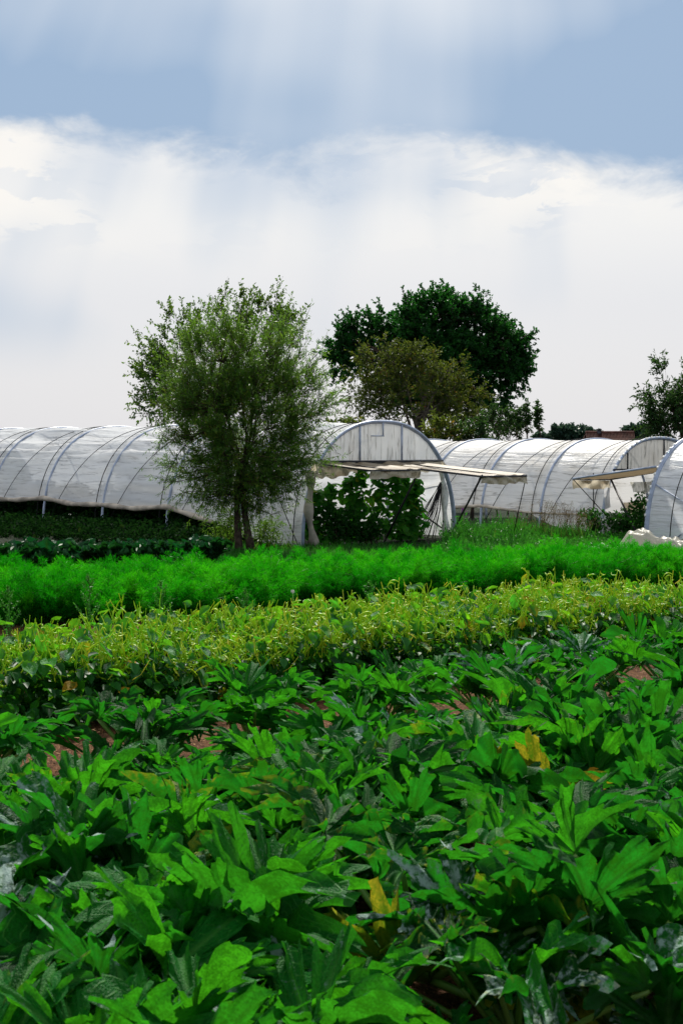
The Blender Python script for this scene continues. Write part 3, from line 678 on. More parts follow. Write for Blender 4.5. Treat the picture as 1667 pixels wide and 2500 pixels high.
# ------------------------------------------------------------------ trees
def make_tree(name, label, cat, base, D, lobes, leaf, mat, bark, seed, n_clump, twigs, per, twig_len, trunk_r, up=.35, out=.6, rnd=.5,
              fork=.35, limbs=9, depth=.85, stems=1, droop=0.0, rhomb=False, group=None, lean=None, shell=.45, hue=(2, 2.5), shoots=()):
    r = np.random.default_rng(seed)
    b = np.array([at(base, 1300, D)[0], D, float(gz(D))])
    o = tag(empty(name, b), label, cat, group)
    k_ = D / F
    C = np.array([at(cx, cy, D) - b for cx, cy, rx, ry, *_ in lobes])
    C[:, 1] += np.array([q[4] if len(q) > 4 else 0 for q in lobes])
    R = np.array([[q[2] * k_, (q[2] + q[3]) / 2 * k_ * depth, q[3] * k_] for q in lobes])
    vol = R.prod(1) ** .8; li = r.choice(len(lobes), n_clump, p=vol / vol.sum())
    d = unit(r.normal(0, 1, (n_clump, 3))); d *= (r.uniform(0, 1, (n_clump, 1)) ** shell)
    P = C[li] + d * R[li]
    P = P[P[:, 2] > .25]; n_clump = len(P)
    ctr = P.mean(0); ext = P.std(0).mean() * 1.8
    # trunk and limbs
    lo, hi = P[:, 2].min(), P[:, 2].max()
    wood = MB(); pts = []; prad = []
    zf = lo + (hi - lo) * fork
    for sidx in range(stems):
        off = np.array([(sidx - (stems - 1) / 2) * trunk_r * 3.2, r.normal(0, .1), 0])
        top = np.array([ctr[0] * .6, ctr[1] * .6, zf]) + off * .6 + r.normal(0, .06, 3)
        f = np.linspace(0, 1, 9)[:, None]
        tr = off * (1 - f) * 1.0 + top * f + np.sin(f * math.pi) * r.normal(0, .08, 3)
        rr = trunk_r * (1 - .45 * f[:, 0]) * (1 + .35 * np.exp(-f[:, 0] * 9))
        link('trunk', MB().tube(tr, rr, 10).mesh('trunk', M[bark], True), o)
        pts += list(tr[5:]); prad += list(rr[5:])
        for q in range(limbs // stems):
            e = P[r.integers(n_clump)] * .86 + ctr * .14; s0 = tr[r.integers(5, 9)]
            f2 = np.linspace(0, 1, 8)[:, None]
            L = s0 * (1 - f2) + e * f2 + np.sin(f2 * math.pi) * (np.array([0, 0, .10]) + r.normal(0, .06, 3)) * np.linalg.norm(e - s0)
            lr = trunk_r * .48 * (1 - .85 * f2[:, 0])
            wood.tube(L, lr, 6); pts += list(L[1:]); prad += list(lr[1:])
    pts = np.array(pts); prad = np.array(prad)
    # branches from the nearest wood to each clump
    d2 = ((P[:, None] - pts[None]) ** 2).sum(-1) + np.maximum(0, pts[None, :, 2] - P[:, None, 2]) ** 2
    j = d2.argmin(1); A = pts[j]; ra = np.minimum(prad[j] * .5, trunk_r * .16) + .004
    mid = (A + P) / 2 + r.normal(0, .05, A.shape) * np.linalg.norm(P - A, axis=1, keepdims=True)
    wood.sticks(A, mid, ra, ra * .7); wood.sticks(mid, P, ra * .7, ra * .35)
    # twigs and leaves
    nt = n_clump * twigs
    S = np.repeat(P, twigs, 0)
    dirs = unit(unit(S - ctr - np.array([0, 0, -ext * .3])) * out + np.array([0, 0, up]) + r.normal(0, rnd, (nt, 3)))
    tl = twig_len * r.uniform(.45, 1.25, nt); E = S + dirs * tl[:, None] - np.array([0, 0, droop]) * (tl ** 2)[:, None]
    wood.sticks(S, E, .0045 + trunk_r * .01, .0015)
    SP, SD = [], []
    for bx, by, tx, ty in shoots:            # long single shoots that break the outline
        p0, p1 = at(bx, by, D) - b, at(tx, ty, D) - b; p1[1] += r.normal(0, .25)
        wood.tube([p0, (p0 + p1) / 2 + r.normal(0, .04, 3), p1], [.010, .006, .002], 4)
        m_ = int(np.linalg.norm(p1 - p0) / leaf[0] * 4.2); f = r.uniform(.1, 1.03, m_)[:, None]
        SP.append(p0 + (p1 - p0) * f); SD.append(np.repeat(unit(p1 - p0)[None], m_, 0))
    link('branches', wood.mesh('branches', M[bark]), o)['kind'] = 'stuff'
    t = r.uniform(.12, 1.02, (nt, per)); Q = (S[:, None] + (E - S)[:, None] * t[..., None]).reshape(-1, 3)
    TD = np.repeat(dirs, per, 0)
    tone = np.repeat(r.normal(0, .13, n_clump), twigs * per)
    if SP: Q = np.concatenate([Q] + SP); TD = np.concatenate([TD] + SD); tone = np.concatenate([tone, np.zeros(len(Q) - len(tone))])
    n = len(Q)
    LD = unit(TD * .75 + unit(r.normal(0, 1, (n, 3))) * .8 - np.array([0, 0, .15 + droop]))
    Q = Q + unit(r.normal(0, 1, (n, 3))) * leaf[0] * .25
    NN = np.array([0, -.1, .8]) + r.normal(0, .6, (n, 3))
    mb = MB().leaves(Q, LD, NN, leaf[0] * r.uniform(.6, 1.25, n), leaf[1] * r.uniform(.7, 1.2, n), np.clip(r.beta(*hue, n) + tone, 0, 1), .2, rhomb)
    link('crown', mb.mesh('crown', M[mat]), o)
    return o

make_tree('willow_tree', 'feathery young willow with two slim trunks in front of the long tunnel', 'tree', 599, 30.5,
          [(590, 940, 175, 145), (600, 1085, 175, 120), (500, 950, 105, 115), (690, 960, 110, 125), (600, 860, 150, 75), (740, 1010, 75, 90), (470, 1050, 70, 90), (590, 1170, 150, 75), (700, 1120, 85, 65), (490, 1160, 80, 65), (560, 1020, 160, 150), (600, 1230, 90, 40), (600, 1120, 130, 90), (585, 1150, 120, 80)],
          (.095, .017), 'willow', 'bark', 51, 640, 6, 25, .58, .075, .55, .65, .42, .28, 14, .9, 2, .12, True, None, None, .42, (2, 2.5), [(520, 830, 505, 715), (540, 830, 545, 740), (590, 800, 575, 730), (600, 800, 625, 718), (640, 810, 640, 735), (680, 820, 715, 708), (720, 850, 760, 742), (440, 850, 415, 735), (470, 830, 455, 750), (760, 880, 800, 800), (400, 1060, 372, 1120), (790, 1070, 825, 1110), (420, 1180, 380, 1215), (400, 900, 360, 800), (560, 820, 520, 725), (660, 800, 690, 742), (740, 830, 735, 755)])
make_tree('plum_tree', 'broad plum tree rising behind the long tunnel and the willow', 'tree', 520, 47.0,
          [(420, 940, 85, 95), (390, 900, 55, 80), (480, 840, 95, 100), (590, 800, 100, 85), (680, 790, 70, 75), (470, 980, 120, 60), (620, 920, 120, 100), (355, 985, 40, 40)],
          (.10, .055), 'plum', 'bark', 52, 230, 5, 16, .62, .12, .6, .7, .5, .3, 12)
make_tree('oak_tree', 'large dark green oak standing tallest behind the tunnels', 'tree', 1075, 66.0,
          [(1075, 825, 110, 100), (1010, 815, 80, 72), (1150, 800, 70, 72), (950, 825, 70, 58), (880, 840, 65, 55), (1210, 850, 75, 80), (1240, 900, 50, 60), (840, 850, 40, 45), (850, 805, 24, 22), (1090, 765, 70, 42), (1060, 900, 150, 100), (1170, 950, 75, 70), (1090, 960, 90, 60), (860, 890, 60, 60), (1265, 860, 34, 45)],
          (.13, .095), 'oak', 'bark', 53, 460, 7, 30, .75, .34, .25, .55, .75, .15, 16, .8, 1, 0, False, None, None, .33)
make_tree('cherry_tree', 'rusty olive cherry tree with bare twigs in front of the oak', 'tree', 1030, 52.0,
          [(990, 960, 130, 90), (940, 900, 75, 70), (1050, 920, 90, 70), (1110, 980, 75, 60), (900, 980, 60, 60), (1000, 870, 60, 40), (1130, 1020, 60, 40)],
          (.10, .05), 'cherry', 'bark_grey', 54, 250, 5, 14, .6, .13, .3, .6, .6, .12, 14, .8, 1, .25, False, None, None, .45, (1.6, 3.0))
make_tree('ash_tree', 'leafy tree cut off by the picture edge, behind the end of the milky tunnel', 'tree', 1670, 44.0,
          [(1650, 1010, 75, 60), (1620, 975, 35, 45), (1700, 990, 70, 70), (1600, 1040, 45, 35), (1617, 920, 10, 34), (1570, 980, 16, 20)],
          (.13, .045), 'shoot', 'bark', 55, 120, 5, 15, .6, .11, .45, .65, .5, .2, 8, .8, 1, .2)
for k, (cx, cy, rx, ry, n, lab) in enumerate([
        (1215, 1030, 34, 40, 26, 'slender bushy sapling beside the oak'), (1262, 1035, 7, 44, 12, 'upright leafy shoot just beyond the oak saplings'),
        (1284, 1022, 5, 44, 13, 'tall thin upright shoot with spaced leaves'), (1312, 1020, 5, 46, 13, 'tallest thin shoot, last of the row beside the oak'), (1240, 1052, 50, 22, 30, 'low sapling thicket at the foot of the thin shoots')]):
    make_tree('sapling', lab, 'sapling', cx, 47.0 + k * .3, [(cx, cy, rx, ry)], (.11, .055), 'shoot', 'bark', 70 + k, n, 4, 9, (.34 if rx > 20 else .17), .02, .7, .3, .5, .3, 3, .8, 1, 0, False, 'saplings beside the oak')
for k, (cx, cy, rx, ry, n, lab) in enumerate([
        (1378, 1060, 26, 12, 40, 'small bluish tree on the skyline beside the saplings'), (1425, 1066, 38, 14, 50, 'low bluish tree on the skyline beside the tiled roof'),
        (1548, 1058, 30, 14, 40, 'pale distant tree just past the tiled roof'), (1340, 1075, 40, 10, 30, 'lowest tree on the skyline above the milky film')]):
    make_tree('distant_tree', lab, 'tree', cx, 118.0 + 5 * k, [(cx, cy, rx, ry)], (.34, .26), 'haze_blue_leaf', 'bark', 80 + k, n, 5, 12, .45, .15, .3, .5, .6, .3, 4, .8, 1, 0, False, 'trees on the skyline')
for k, (cx, rx) in enumerate([(1080, 60), (1150, 55), (840, 50)]):
    make_tree('hedge_bush', ['olive bush low behind the tunnels under the cherry', 'green bush low between the cherry and the saplings', 'olive bush low between willow and cherry'][k], 'bush', cx, 46.0, [(cx, 1062, rx, 28)], (.12, .07), 'cherry' if k != 1 else 'shoot', 'bark', 90 + k, 26, 5, 10, .4, .05, .4, .5, .6, .3, 5)

# ------------------------------------------------------------------ house roof beyond the tunnels
def house():
    D = 95.0
    a, b = at(1440, 1058, D), at(1535, 1061, D)
    g = float(gz(D)); wdt = (b - a)[0]
    o = tag(empty('house', (a[0], D, g)), 'distant house with a red brown tiled roof and dark chimney', 'house')
    zr = a[2] - g; ze = zr - 1.5; dy = 3.0
    n = 34
    mb = MB()
    x = np.linspace(-.3, wdt + .3, n * 6 + 1); ph = (x / (wdt + .6)) * n * 2 * math.pi
    rows = []
    for t in np.linspace(0, 1, 25):
        st = .04 * ((t * 8) % 1)
        rows.append(np.stack([x - .25 * t, -dy * t + 0 * x, zr - (zr - ze) * t + .10 * np.sin(ph) + st], -1))
    V = np.array(rows); h, wn = V.shape[:2]
    i, j = np.meshgrid(np.arange(h - 1), np.arange(wn - 1), indexing='ij')
    Q = np.stack([i * wn + j, (i + 1) * wn + j, (i + 1) * wn + j + 1, i * wn + j + 1], -1)
    mb.add(V, Q)
    rf = link('roof', mb.mesh('roof', plain('roof_tile', (0.085, 0.03, 0.022), .85, .2, 0, .45, 3)), o)
    mb = MB().add(V * [1, -1, 1], Q[..., ::-1]); link('roof_back', mb.mesh('roof_back', rf.data.materials[0]), o)
    link('ridge', MB().tube([[-.3, 0, zr + .04], [wdt + .3, 0, zr + .04]], .11, 8).mesh('ridge', rf.data.materials[0]), rf)
    bx = MB()
    def box(x0, x1, y0, y1, z0, z1):
        v = [[x, y, z] for x in (x0, x1) for y in (y0, y1) for z in (z0, z1)]
        bx.add(v, [(0, 1, 3, 2), (4, 6, 7, 5), (0, 4, 5, 1), (2, 3, 7, 6), (0, 2, 6, 4), (1, 5, 7, 3)])
    box(0, wdt, -dy + .3, dy - .3, 0, ze + .1)
    link('wall', bx.mesh('wall', plain('render', (0.4, 0.36, 0.3), .9)), o)
    bx = MB(); cx = at(1461, 1050, D)[0] - a[0]; box(cx - .12, cx + .12, -.16, .16, zr - .3, zr + .22); box(cx - .15, cx + .15, -.19, .19, zr + .22, zr + .27)
    link('chimney', bx.mesh('chimney', M['dark_tube']), rf)
house()

# ------------------------------------------------------------------ weeds and grasses in front of the milky tunnel
def weeds():
    r = np.random.default_rng(71); mb = MB()
    n = 26000
    px = r.uniform(1085, 1700, n); Y = r.uniform(26.0, 36.8, n)
    k_ = (px < 1405) | (Y > 31.8); px, Y = px[k_], Y[k_]; n = len(px)
    X = (px - 833.5) / F * Y
    h = r.uniform(.10, .34, n) * (1 + .5 * np.sin(X * 2.1) * np.sin(Y * 1.7)) * (1 + .5 * (Y > 32) * (px < 1330)) * np.where(px > 1290, .6, 1.0)
    B = np.stack([X, Y, gz(Y) - .02], -1)
    lean = r.normal(0, .35, (n, 3)); lean[:, 2] = 1; Dv = unit(lean)
    grass = r.random(n) < .55
    mb.leaves(B[grass], Dv[grass], r.normal(0, 1, (grass.sum(), 3)) + [0, -1, 0], h[grass] * 1.15, .014, np.clip(r.beta(2, 3, grass.sum()), 0, 1), .1, True)
    q = ~grass; P = B[q] + Dv[q] * h[q][:, None] * r.uniform(.2, 1, (q.sum(), 1))
    mb.leaves(P, unit(r.normal(0, 1, (q.sum(), 3)) + [0, 0, .2]), r.normal(0, .4, (q.sum(), 3)) + [0, -.2, .9], r.uniform(.05, .11, q.sum()), .04, np.clip(r.beta(2, 3, q.sum()), 0, 1))
    tag(link('weeds', mb.mesh('weeds', M['weed'])), 'mixed green weeds and grass in front of the milky tunnel', 'weeds', None, 'stuff')
    # grass verge behind the fennel bed
    mb = MB(); n = 12000; px = r.uniform(430, 1100, n); Y = r.uniform(24.0, 32.4, n); X = (px - 833.5) / F * Y
    B = np.stack([X, Y, gz(Y) - .02], -1); lean = r.normal(0, .4, (n, 3)); lean[:, 2] = 1
    mb.leaves(B, unit(lean), r.normal(0, 1, (n, 3)) + [0, -1, 0], r.uniform(.06, .22, n), .014, np.clip(r.beta(2, 4, n), 0, 1), .1, True)
    tag(link('grass', mb.mesh('grass', M['weed'])), 'short grass verge between fennel bed and tunnels', 'grass', None, 'stuff')
    # brown seeding grasses
    for k, (px, Y, hh, lab) in enumerate([(1315, 35.0, .85, 'tall brown seeding grass clump below the torn edge of the milky film'), (1365, 34.4, .82, 'brown seeding grass clump, middle one before the milky film'),
                                          (1410, 34.0, .75, 'shortest seeding grass clump beside the tie rope'), (1250, 34.5, .55, 'low seeding grass clump among the weeds below the raised film')]):
        b = at(px, 1300, Y); b[2] = gz(Y)
        o = tag(empty('seeding_grass', b), lab, 'grass clump', 'seeding grasses by the milky tunnel')
        ns = 34; st = MB(); hd = MB()
        A = np.stack([r.normal(0, .13, ns), r.normal(0, .1, ns), np.zeros(ns)], -1)
        E = A + np.stack([r.normal(.06, .16, ns), r.normal(0, .1, ns), hh * r.uniform(.6, 1.1, ns)], -1)
        st.sticks(A, E, .004, .0025, r.uniform(.3, 1, ns))
        P = np.repeat(E, 22, 0); n = len(P); t = r.uniform(0, .26, n); dr = np.repeat(unit(E - A), 22, 0)
        P = P - dr * t[:, None] + r.normal(0, .018, (n, 3)) * (1 + t[:, None] * 4)
        hd.leaves(P, unit(dr + r.normal(0, .7, (n, 3))), r.normal(0, 1, (n, 3)), .03, .011, r.uniform(0, .7, n), .1, True)
        na = 160; A2 = np.stack([r.normal(0, .15, na), r.normal(0, .12, na), np.zeros(na)], -1)
        hd2 = MB().leaves(A2, unit(r.normal(0, .35, (na, 3)) + [0, 0, 1]), r.normal(0, 1, (na, 3)) + [0, -1, 0], r.uniform(.25, .55, na), .016, r.uniform(0, 1, na), .1, True)
        link('stems', st.mesh('stems', M['dry_grass']), o)['kind'] = 'stuff'
        link('seed_heads', hd.mesh('seed_heads', M['dry_grass']), o)['kind'] = 'stuff'
        link('blades', hd2.mesh('blades', M['weed']), o)['kind'] = 'stuff'
    # thistle with a purple flower
    b = at(1129, 1300, 34.8); b[2] = gz(34.8)
    o = tag(empty('thistle', b), 'thistle with one purple flower head beside the open tunnel end', 'thistle')
    hh = at(1129, 1246, 34.8)[2] - b[2]
    link('stem', MB().tube([[0, 0, 0], [.02, 0, hh * .5], [0, 0, hh]], [.012, .01, .007], 5).mesh('stem', M['stalk']), o)
    P = unit(r.normal(0, 1, (60, 3)) + [0, 0, .6]); link('flower', MB().leaves(P * .01 + [0, 0, hh], P, r.normal(0, 1, (60, 3)), .05, .012, 0, .1, True).mesh('flower', M['flower']), o)
    n = 40; P = np.stack([r.normal(0, .06, n), r.normal(0, .06, n), r.uniform(0, hh * .9, n)], -1)
    link('leaves', MB().leaves(P, unit(r.normal(0, 1, (n, 3))), [0, 0, 1] + r.normal(0, .4, (n, 3)), .12, .04, r.uniform(0, 1, n)).mesh('leaves', M['weed']), o)['kind'] = 'stuff'
weeds()

def fleece_heap():
    D = 30.6; b = at(1545, 1335, D); b[2] = gz(D)
    nx, ny = 110, 46
    u, v = np.meshgrid(np.linspace(-1.05, 1.35, nx), np.linspace(-.5, .55, ny), indexing='ij')
    r = np.random.default_rng(9)
    hgt = .17 * np.exp(-((u + .55) / .22) ** 2) + .40 * np.exp(-((u - .05) / .30) ** 4) + .30 * np.exp(-((u - .55) / .35) ** 2) + .18 * np.exp(-((u - 1.0) / .3) ** 2) + .10 * np.exp(-((u + .85) / .15) ** 2)
    hgt *= np.exp(-(v / .40) ** 4)
    for _ in range(22): hgt += .008 * np.sin(u * r.uniform(6, 30) + v * r.uniform(-20, 20) + r.uniform(0, 6)) * np.clip(hgt * 5, 0, 1)
    Z = hgt - .03
    i, j = np.meshgrid(np.arange(nx - 1), np.arange(ny - 1), indexing='ij')
    Q = np.stack([i * ny + j, (i + 1) * ny + j, (i + 1) * ny + j + 1, i * ny + j + 1], -1)
    o = link('fleece_heap', MB().add(np.stack([u, v, Z], -1), Q).mesh('fleece_heap', M['fleece'], True, {'sl': u, 'el': v}))
    o.location = tuple(b); tag(o, 'crumpled heap of off-white crop fleece beside the bluish tunnel', 'fleece')
fleece_heap()

# ------------------------------------------------------------------ chard row
def chard():
    def shp(u, v): return .34 * np.sin(np.pi * np.clip(u * .92 + .06, 0, 1)) ** .6 * (1 + .10 * np.sin(u * 26) * np.abs(v))
    CB = []
    for k in range(4):
        r = np.random.default_rng(k + 40); a, b = r.uniform(0, 6, 2)
        CB.append(blade(22, 9, shp, lambda u, v: .13 * np.sin(u * 19 + a + v * 4) * np.abs(v) + .07 * np.sin(u * 13 + b + v * 5) - .45 * u ** 2 + .14 * np.abs(v), 'chard_leaf', 'chard'))
    A, B = at(-30, 1340, 23.4), at(505, 1340, 25.6)
    n = 17
    for k in range(n):
        P = A + (B - A) * k / (n - 1); P[2] = gz(P[1]); P[:2] += rng.normal(0, .05, 2)
        last = k == n - 1
        o = tag(empty('chard_plant', P), f'dark crinkled chard plant, {ORD[k]} in its row counted towards the willow', 'chard', 'chard row below the long tunnel')
        for i in range(17):
            a = i * 2.4 + k; e = rng.uniform(.5, 1.4); rad = .05
            D = np.array([math.cos(a) * math.cos(e), math.sin(a) * math.cos(e), math.sin(e)])
            P0 = np.array([math.cos(a) * .05, math.sin(a) * .05, .12 + .08 * rng.random()])
            N = np.array([-math.cos(a) * math.sin(e), -math.sin(a) * math.sin(e), math.cos(e)])
            M_ = frame(P0, D, N, rng.uniform(.30, .50)); lf = link('leaf', CB[rng.integers(4)], o, M_)
            set_col(lf, rng.uniform(0, .35), max(0, rng.normal(0, .15)), rng.uniform(.1, .9))
            st = link('stalk', MB().tube([P0 * [.3, .3, 0] - [0, 0, .02], P0 + D * .12], [.012, .006], 5).mesh('stalk', M['stalk']), lf); st.matrix_parent_inverse = M_.inverted()
chard()

# ------------------------------------------------------------------ fennel bed
def fennel():
    protos = []
    for k in range(6):
        r = np.random.default_rng(500 + k); th = MB(); stk = MB()
        for f in range(13):
            a = r.uniform(0, 2 * math.pi); e = r.uniform(.55, 1.45); L = r.uniform(.42, .64)
            d = np.array([math.cos(a) * math.cos(e), math.sin(a) * math.cos(e), math.sin(e)])
            t = np.linspace(0, 1, 9)[:, None]
            C = d * L * t + np.array([math.cos(a), math.sin(a), -.55]) * .16 * t ** 2.4 + r.normal(0, .008, (9, 3)) * t
            C = C + np.array([0, 0, .02])
            stk.tube(C, np.linspace(.006, .0015, 9), 4, r.random())
            q = np.repeat(r.uniform(.22, 1, 46), 1); base = np.stack([np.interp(q, t[:, 0], C[:, i]) for i in range(3)], -1)
            bd = unit(unit(r.normal(0, 1, (46, 3))) + d * .5); bl = (.17 * (1.15 - q))[:, None] + .03
            tip = base + bd * bl
            s = r.uniform(.1, 1.0, (46, 17)); P = (base[:, None] + (tip - base)[:, None] * s[..., None]).reshape(-1, 3)
            D = unit(np.repeat(bd, 17, 0) * .8 + r.normal(0, .6, (len(P), 3)) + [0, 0, .12])
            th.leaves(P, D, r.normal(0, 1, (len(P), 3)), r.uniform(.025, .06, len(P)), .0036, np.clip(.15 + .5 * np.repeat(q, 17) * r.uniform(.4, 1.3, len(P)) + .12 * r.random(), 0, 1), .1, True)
        fr = th.mesh('fronds', M['fennel']); sk = stk.mesh('stalks', M['fennel_stalk'])
        protos.append((fr, sk))
    A, B = G(-60, 1520), G(1740, 1420)
    along = unit(B - A); perp = np.array([-along[1], along[0], 0]); Ltot = np.linalg.norm((B - A)[:2])
    k = 0
    for row, off in enumerate([-.62, -.28, .05, .36, .68, 1.0, 1.32]):
        for q in np.arange(0, Ltot, .25):
            P = A + along * (q + rng.normal(0, .05)) + perp * (off + rng.normal(0, .06)); P[2] = gz(P[1])
            if abs(P[0] / P[1]) > .25 or (row == 0 and P[0] > -.8): continue
            o = empty('fennel_plant', P, rng.uniform(0, 6.28)); s = rng.uniform(.82, 1.16) * (1 + .09 * math.sin(q * 2.3 + row)); o.scale = (s, s, s * rng.uniform(.92, 1.1))
            tag(o, 'feathery bright green fennel plant in the bed behind the beans', 'fennel', 'fennel plants packed in one bed')
            fr, sk = protos[rng.integers(6)]
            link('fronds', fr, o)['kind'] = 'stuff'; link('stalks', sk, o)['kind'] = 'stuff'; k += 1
    print('fennel', k)
fennel()

# ------------------------------------------------------------------ bean bed
def bean_shape(u, v): return .40 * np.sin(np.pi * np.clip(u, 0, 1) ** .62) ** .75 + .02
BB = []
for k in range(4):
    r_ = np.random.default_rng(k + 70); a_, c_ = r_.uniform(0, 6), r_.uniform(.1, .4)
    BB.append(blade(8, 5, bean_shape, lambda u, v: .16 * np.abs(v) - c_ * u ** 2 + .05 * np.sin(u * 7 + a_) * v, 'bean_leaf', 'bean'))
def beans():
    protos = []
    for k in range(7):
        r = np.random.default_rng(600 + k); o = empty('bean_plant')
        for i in range(24):
            a = r.uniform(0, 2 * math.pi); z = r.uniform(.06, .55); rad = r.uniform(.07, .24)
            D = np.array([math.cos(a) * .8, math.sin(a) * .8, r.uniform(-1.3, .2)]) + r.normal(0, .2, 3)
            N = np.array([math.cos(a) * .6, math.sin(a) * .6, .6]) + r.normal(0, .2, 3)
            lf = link('leaf', BB[r.integers(4)], o, frame([rad * math.cos(a), rad * math.sin(a), z], D, N, r.uniform(.065, .125)))
        fo = MB(); n = 90
        a = r.uniform(0, 6.28, n); rad = r.uniform(0, .22, n); z = r.uniform(.03, .42, n)
        fo.leaves(np.stack([rad * np.cos(a), rad * np.sin(a), z], -1), np.stack([np.cos(a), np.sin(a), r.uniform(-1.2, .3, n)], -1), np.stack([np.cos(a) * .4, np.sin(a) * .4, .8 + 0 * a], -1) + r.normal(0, .3, (n, 3)), r.uniform(.05, .10, n), r.uniform(.04, .07, n), np.clip(r.beta(2, 3, n) * .8, 0, 1))
        tag(link('foliage', fo.mesh('foliage', M['bean_mass']), o), kind='stuff')
        sm, pd = MB(), MB()
        for i in range([38, 16, 30, 22, 36, 12, 28][k]):                     # bare yellow stalks and hanging, curled pods
            a = r.uniform(0, 6.28); rad = r.uniform(0, .20)
            b = np.array([rad * math.cos(a), rad * math.sin(a), r.uniform(.27, .42)])
            e = b + np.array([r.normal(0, .05), r.normal(0, .05), r.uniform(.07, .22)])
            m = (b + e) / 2 + r.normal(0, .015, 3); col = np.clip(r.normal(.30, .22), 0, .97)
            sm.tube([b, m, e], [.0036, .0033, .0026], 3, col, False)
            for kk in range(r.integers(1, 4)):
                L = r.uniform(.05, .12); h0 = e + (b - e) * r.uniform(0, .7); dr = unit([r.normal(0, .6), r.normal(0, .6), r.choice([-1, -.6, .8])]); sd = unit(np.cross(dr, r.normal(0, 1, 3)))
                cu = r.normal(0, 2.2); f = np.linspace(0, 1, 7)
                ang = cu * f
                P = h0 + np.cumsum(np.concatenate([[[0, 0, 0]], (np.cos(ang)[1:, None] * dr + np.sin(ang)[1:, None] * sd) * L / 6]), 0)
                pd.tube(P, np.array([.002, .0042, .0056, .005, .0056, .0036, .001]) * r.uniform(.8, 1.2), 4, np.clip(r.normal(.24, .22), 0, 1), False)
        tag(link('flower_stalks', sm.mesh('flower_stalks', M['pod']), o), kind='stuff')
        tag(link('pods', pd.mesh('pods', M['pod']), o), kind='stuff')
        protos.append(o)
    # near foot of the bed, traced along the soil strip
    A, B = G(-80, 1800), G(1760, 1572)
    along = unit(B - A); perp = np.array([-along[1], along[0], 0]); Lt = np.linalg.norm((B - A)[:2])
    rows = [(-.14, 'outermost row, beside the bare soil strip'), (.16, 'second row in from the soil strip'), (.50, 'middle row of the bed, among yellow pods'), (.84, 'fourth row, next to the row facing the fennel'), (1.2, 'back row of the bed, facing the fennel')]
    used = set(); k = 0
    for ri, (off, rl) in enumerate(rows):
        for q in np.arange(.05 * ri, Lt, .262):
            P = A + along * (q + rng.normal(0, .03)) + perp * (off + rng.normal(0, .04)); P[2] = gz(P[1])
            if abs(P[0] / P[1]) > .246: continue
            pi = int(rng.integers(7))
            if pi in used: o = copy_tree(protos[pi])
            else: o = protos[pi]; used.add(pi)
            o.location = tuple(P); o.rotation_euler = (0, 0, rng.uniform(0, 6.28)); s = rng.uniform(.95, 1.18); o.scale = (s, s, s * rng.uniform(.85, 1.08))
            tag(o, 'bushy bean plant in the ' + rl, 'bean plant', 'bean plants in the bed')
            for c in o.children:
                if c.name.startswith('leaf'):
                    x = rng.random()
                    set_col(c, rng.uniform(0, .5), 0.95 if x < .035 else (rng.uniform(.45, .7) if x < .22 else 0), rng.uniform(.0, 1.0))
            k += 1
    for q in range(7):
        if q not in used:
            for c in list(protos[q].children): bpy.data.objects.remove(c)
            bpy.data.objects.remove(protos[q])
    print('beans', k)
beans()

def tall_weeds():
    for k, (px, top, Y, lab) in enumerate([(218, 1402, 13.2, 'tallest goosefoot weed standing up between beans and fennel'), (22, 1430, 13.0, 'goosefoot weed at the bean bed end nearest the picture edge'),
                                         (395, 1420, 13.6, 'slim goosefoot weed rising from the back of the beans'), (905, 1420, 15.0, 'small goosefoot weed in the middle of the bean bed'), (600, 1440, 14.2, 'short goosefoot weed between slim weed and middle weed')]):
        b = at(px, 1500, Y); b[2] = gz(Y); h = at(px, top, Y)[2] - b[2]; r = np.random.default_rng(800 + k)
        o = tag(empty('goosefoot_weed', b), lab, 'weed', 'goosefoot weeds in the bean bed')
        st = MB(); lv = MB(); st.tube([[0, 0, 0], [.01, 0, h * .5], [0, .01, h]], [.007, .005, .002], 5, .5)
        for i in range(16):
            z = h * (.3 + .68 * i / 16); a = i * 2.4; L = .22 * (1.05 - i / 16) + .03; e = np.array([math.cos(a) * L * .6, math.sin(a) * L * .6, z + L * .8])
            st.tube([[0, 0, z], e], [.003, .0012], 4, .5); n = 26
            t = r.uniform(.1, 1, n)[:, None]; P = np.array([0, 0, z]) * (1 - t) + e * t
            lv.leaves(P, unit(r.normal(0, 1, (n, 3)) + [0, 0, .8]), r.normal(0, 1, (n, 3)) + [0, -.5, .5], r.uniform(.012, .035, n), .012, r.uniform(.3, .85, n), .1, True)
        link('stem', st.mesh('stem', M['fennel_stalk']), o); link('leaves', lv.mesh('leaves', M['weed']), o)['kind'] = 'stuff'
    for k, (px, py, Y, lab) in enumerate([(715, 1444, 13.4, 'white dandelion seed head, higher of two above the beans'), (744, 1468, 13.2, 'white dandelion seed head, lower of two above the beans')]):
        b = at(px, 1500, Y); b[2] = gz(Y); h = at(px, py, Y)[2] - b[2]
        o = tag(empty('dandelion', b), lab, 'dandelion', 'dandelion clocks')
        link('stem', MB().tube([[0, 0, 0], [.01, 0, h * .6], [0, 0, h]], .003, 4).mesh('stem', M['stalk']), o)
        r = np.random.default_rng(k); d = unit(r.normal(0, 1, (90, 3))); link('seed_head', MB().leaves(d * .004 + [0, 0, h], d, r.normal(0, 1, (90, 3)), .016, .006, 0, .1, True).mesh('seed_head', M['seed']), o)
tall_weeds()

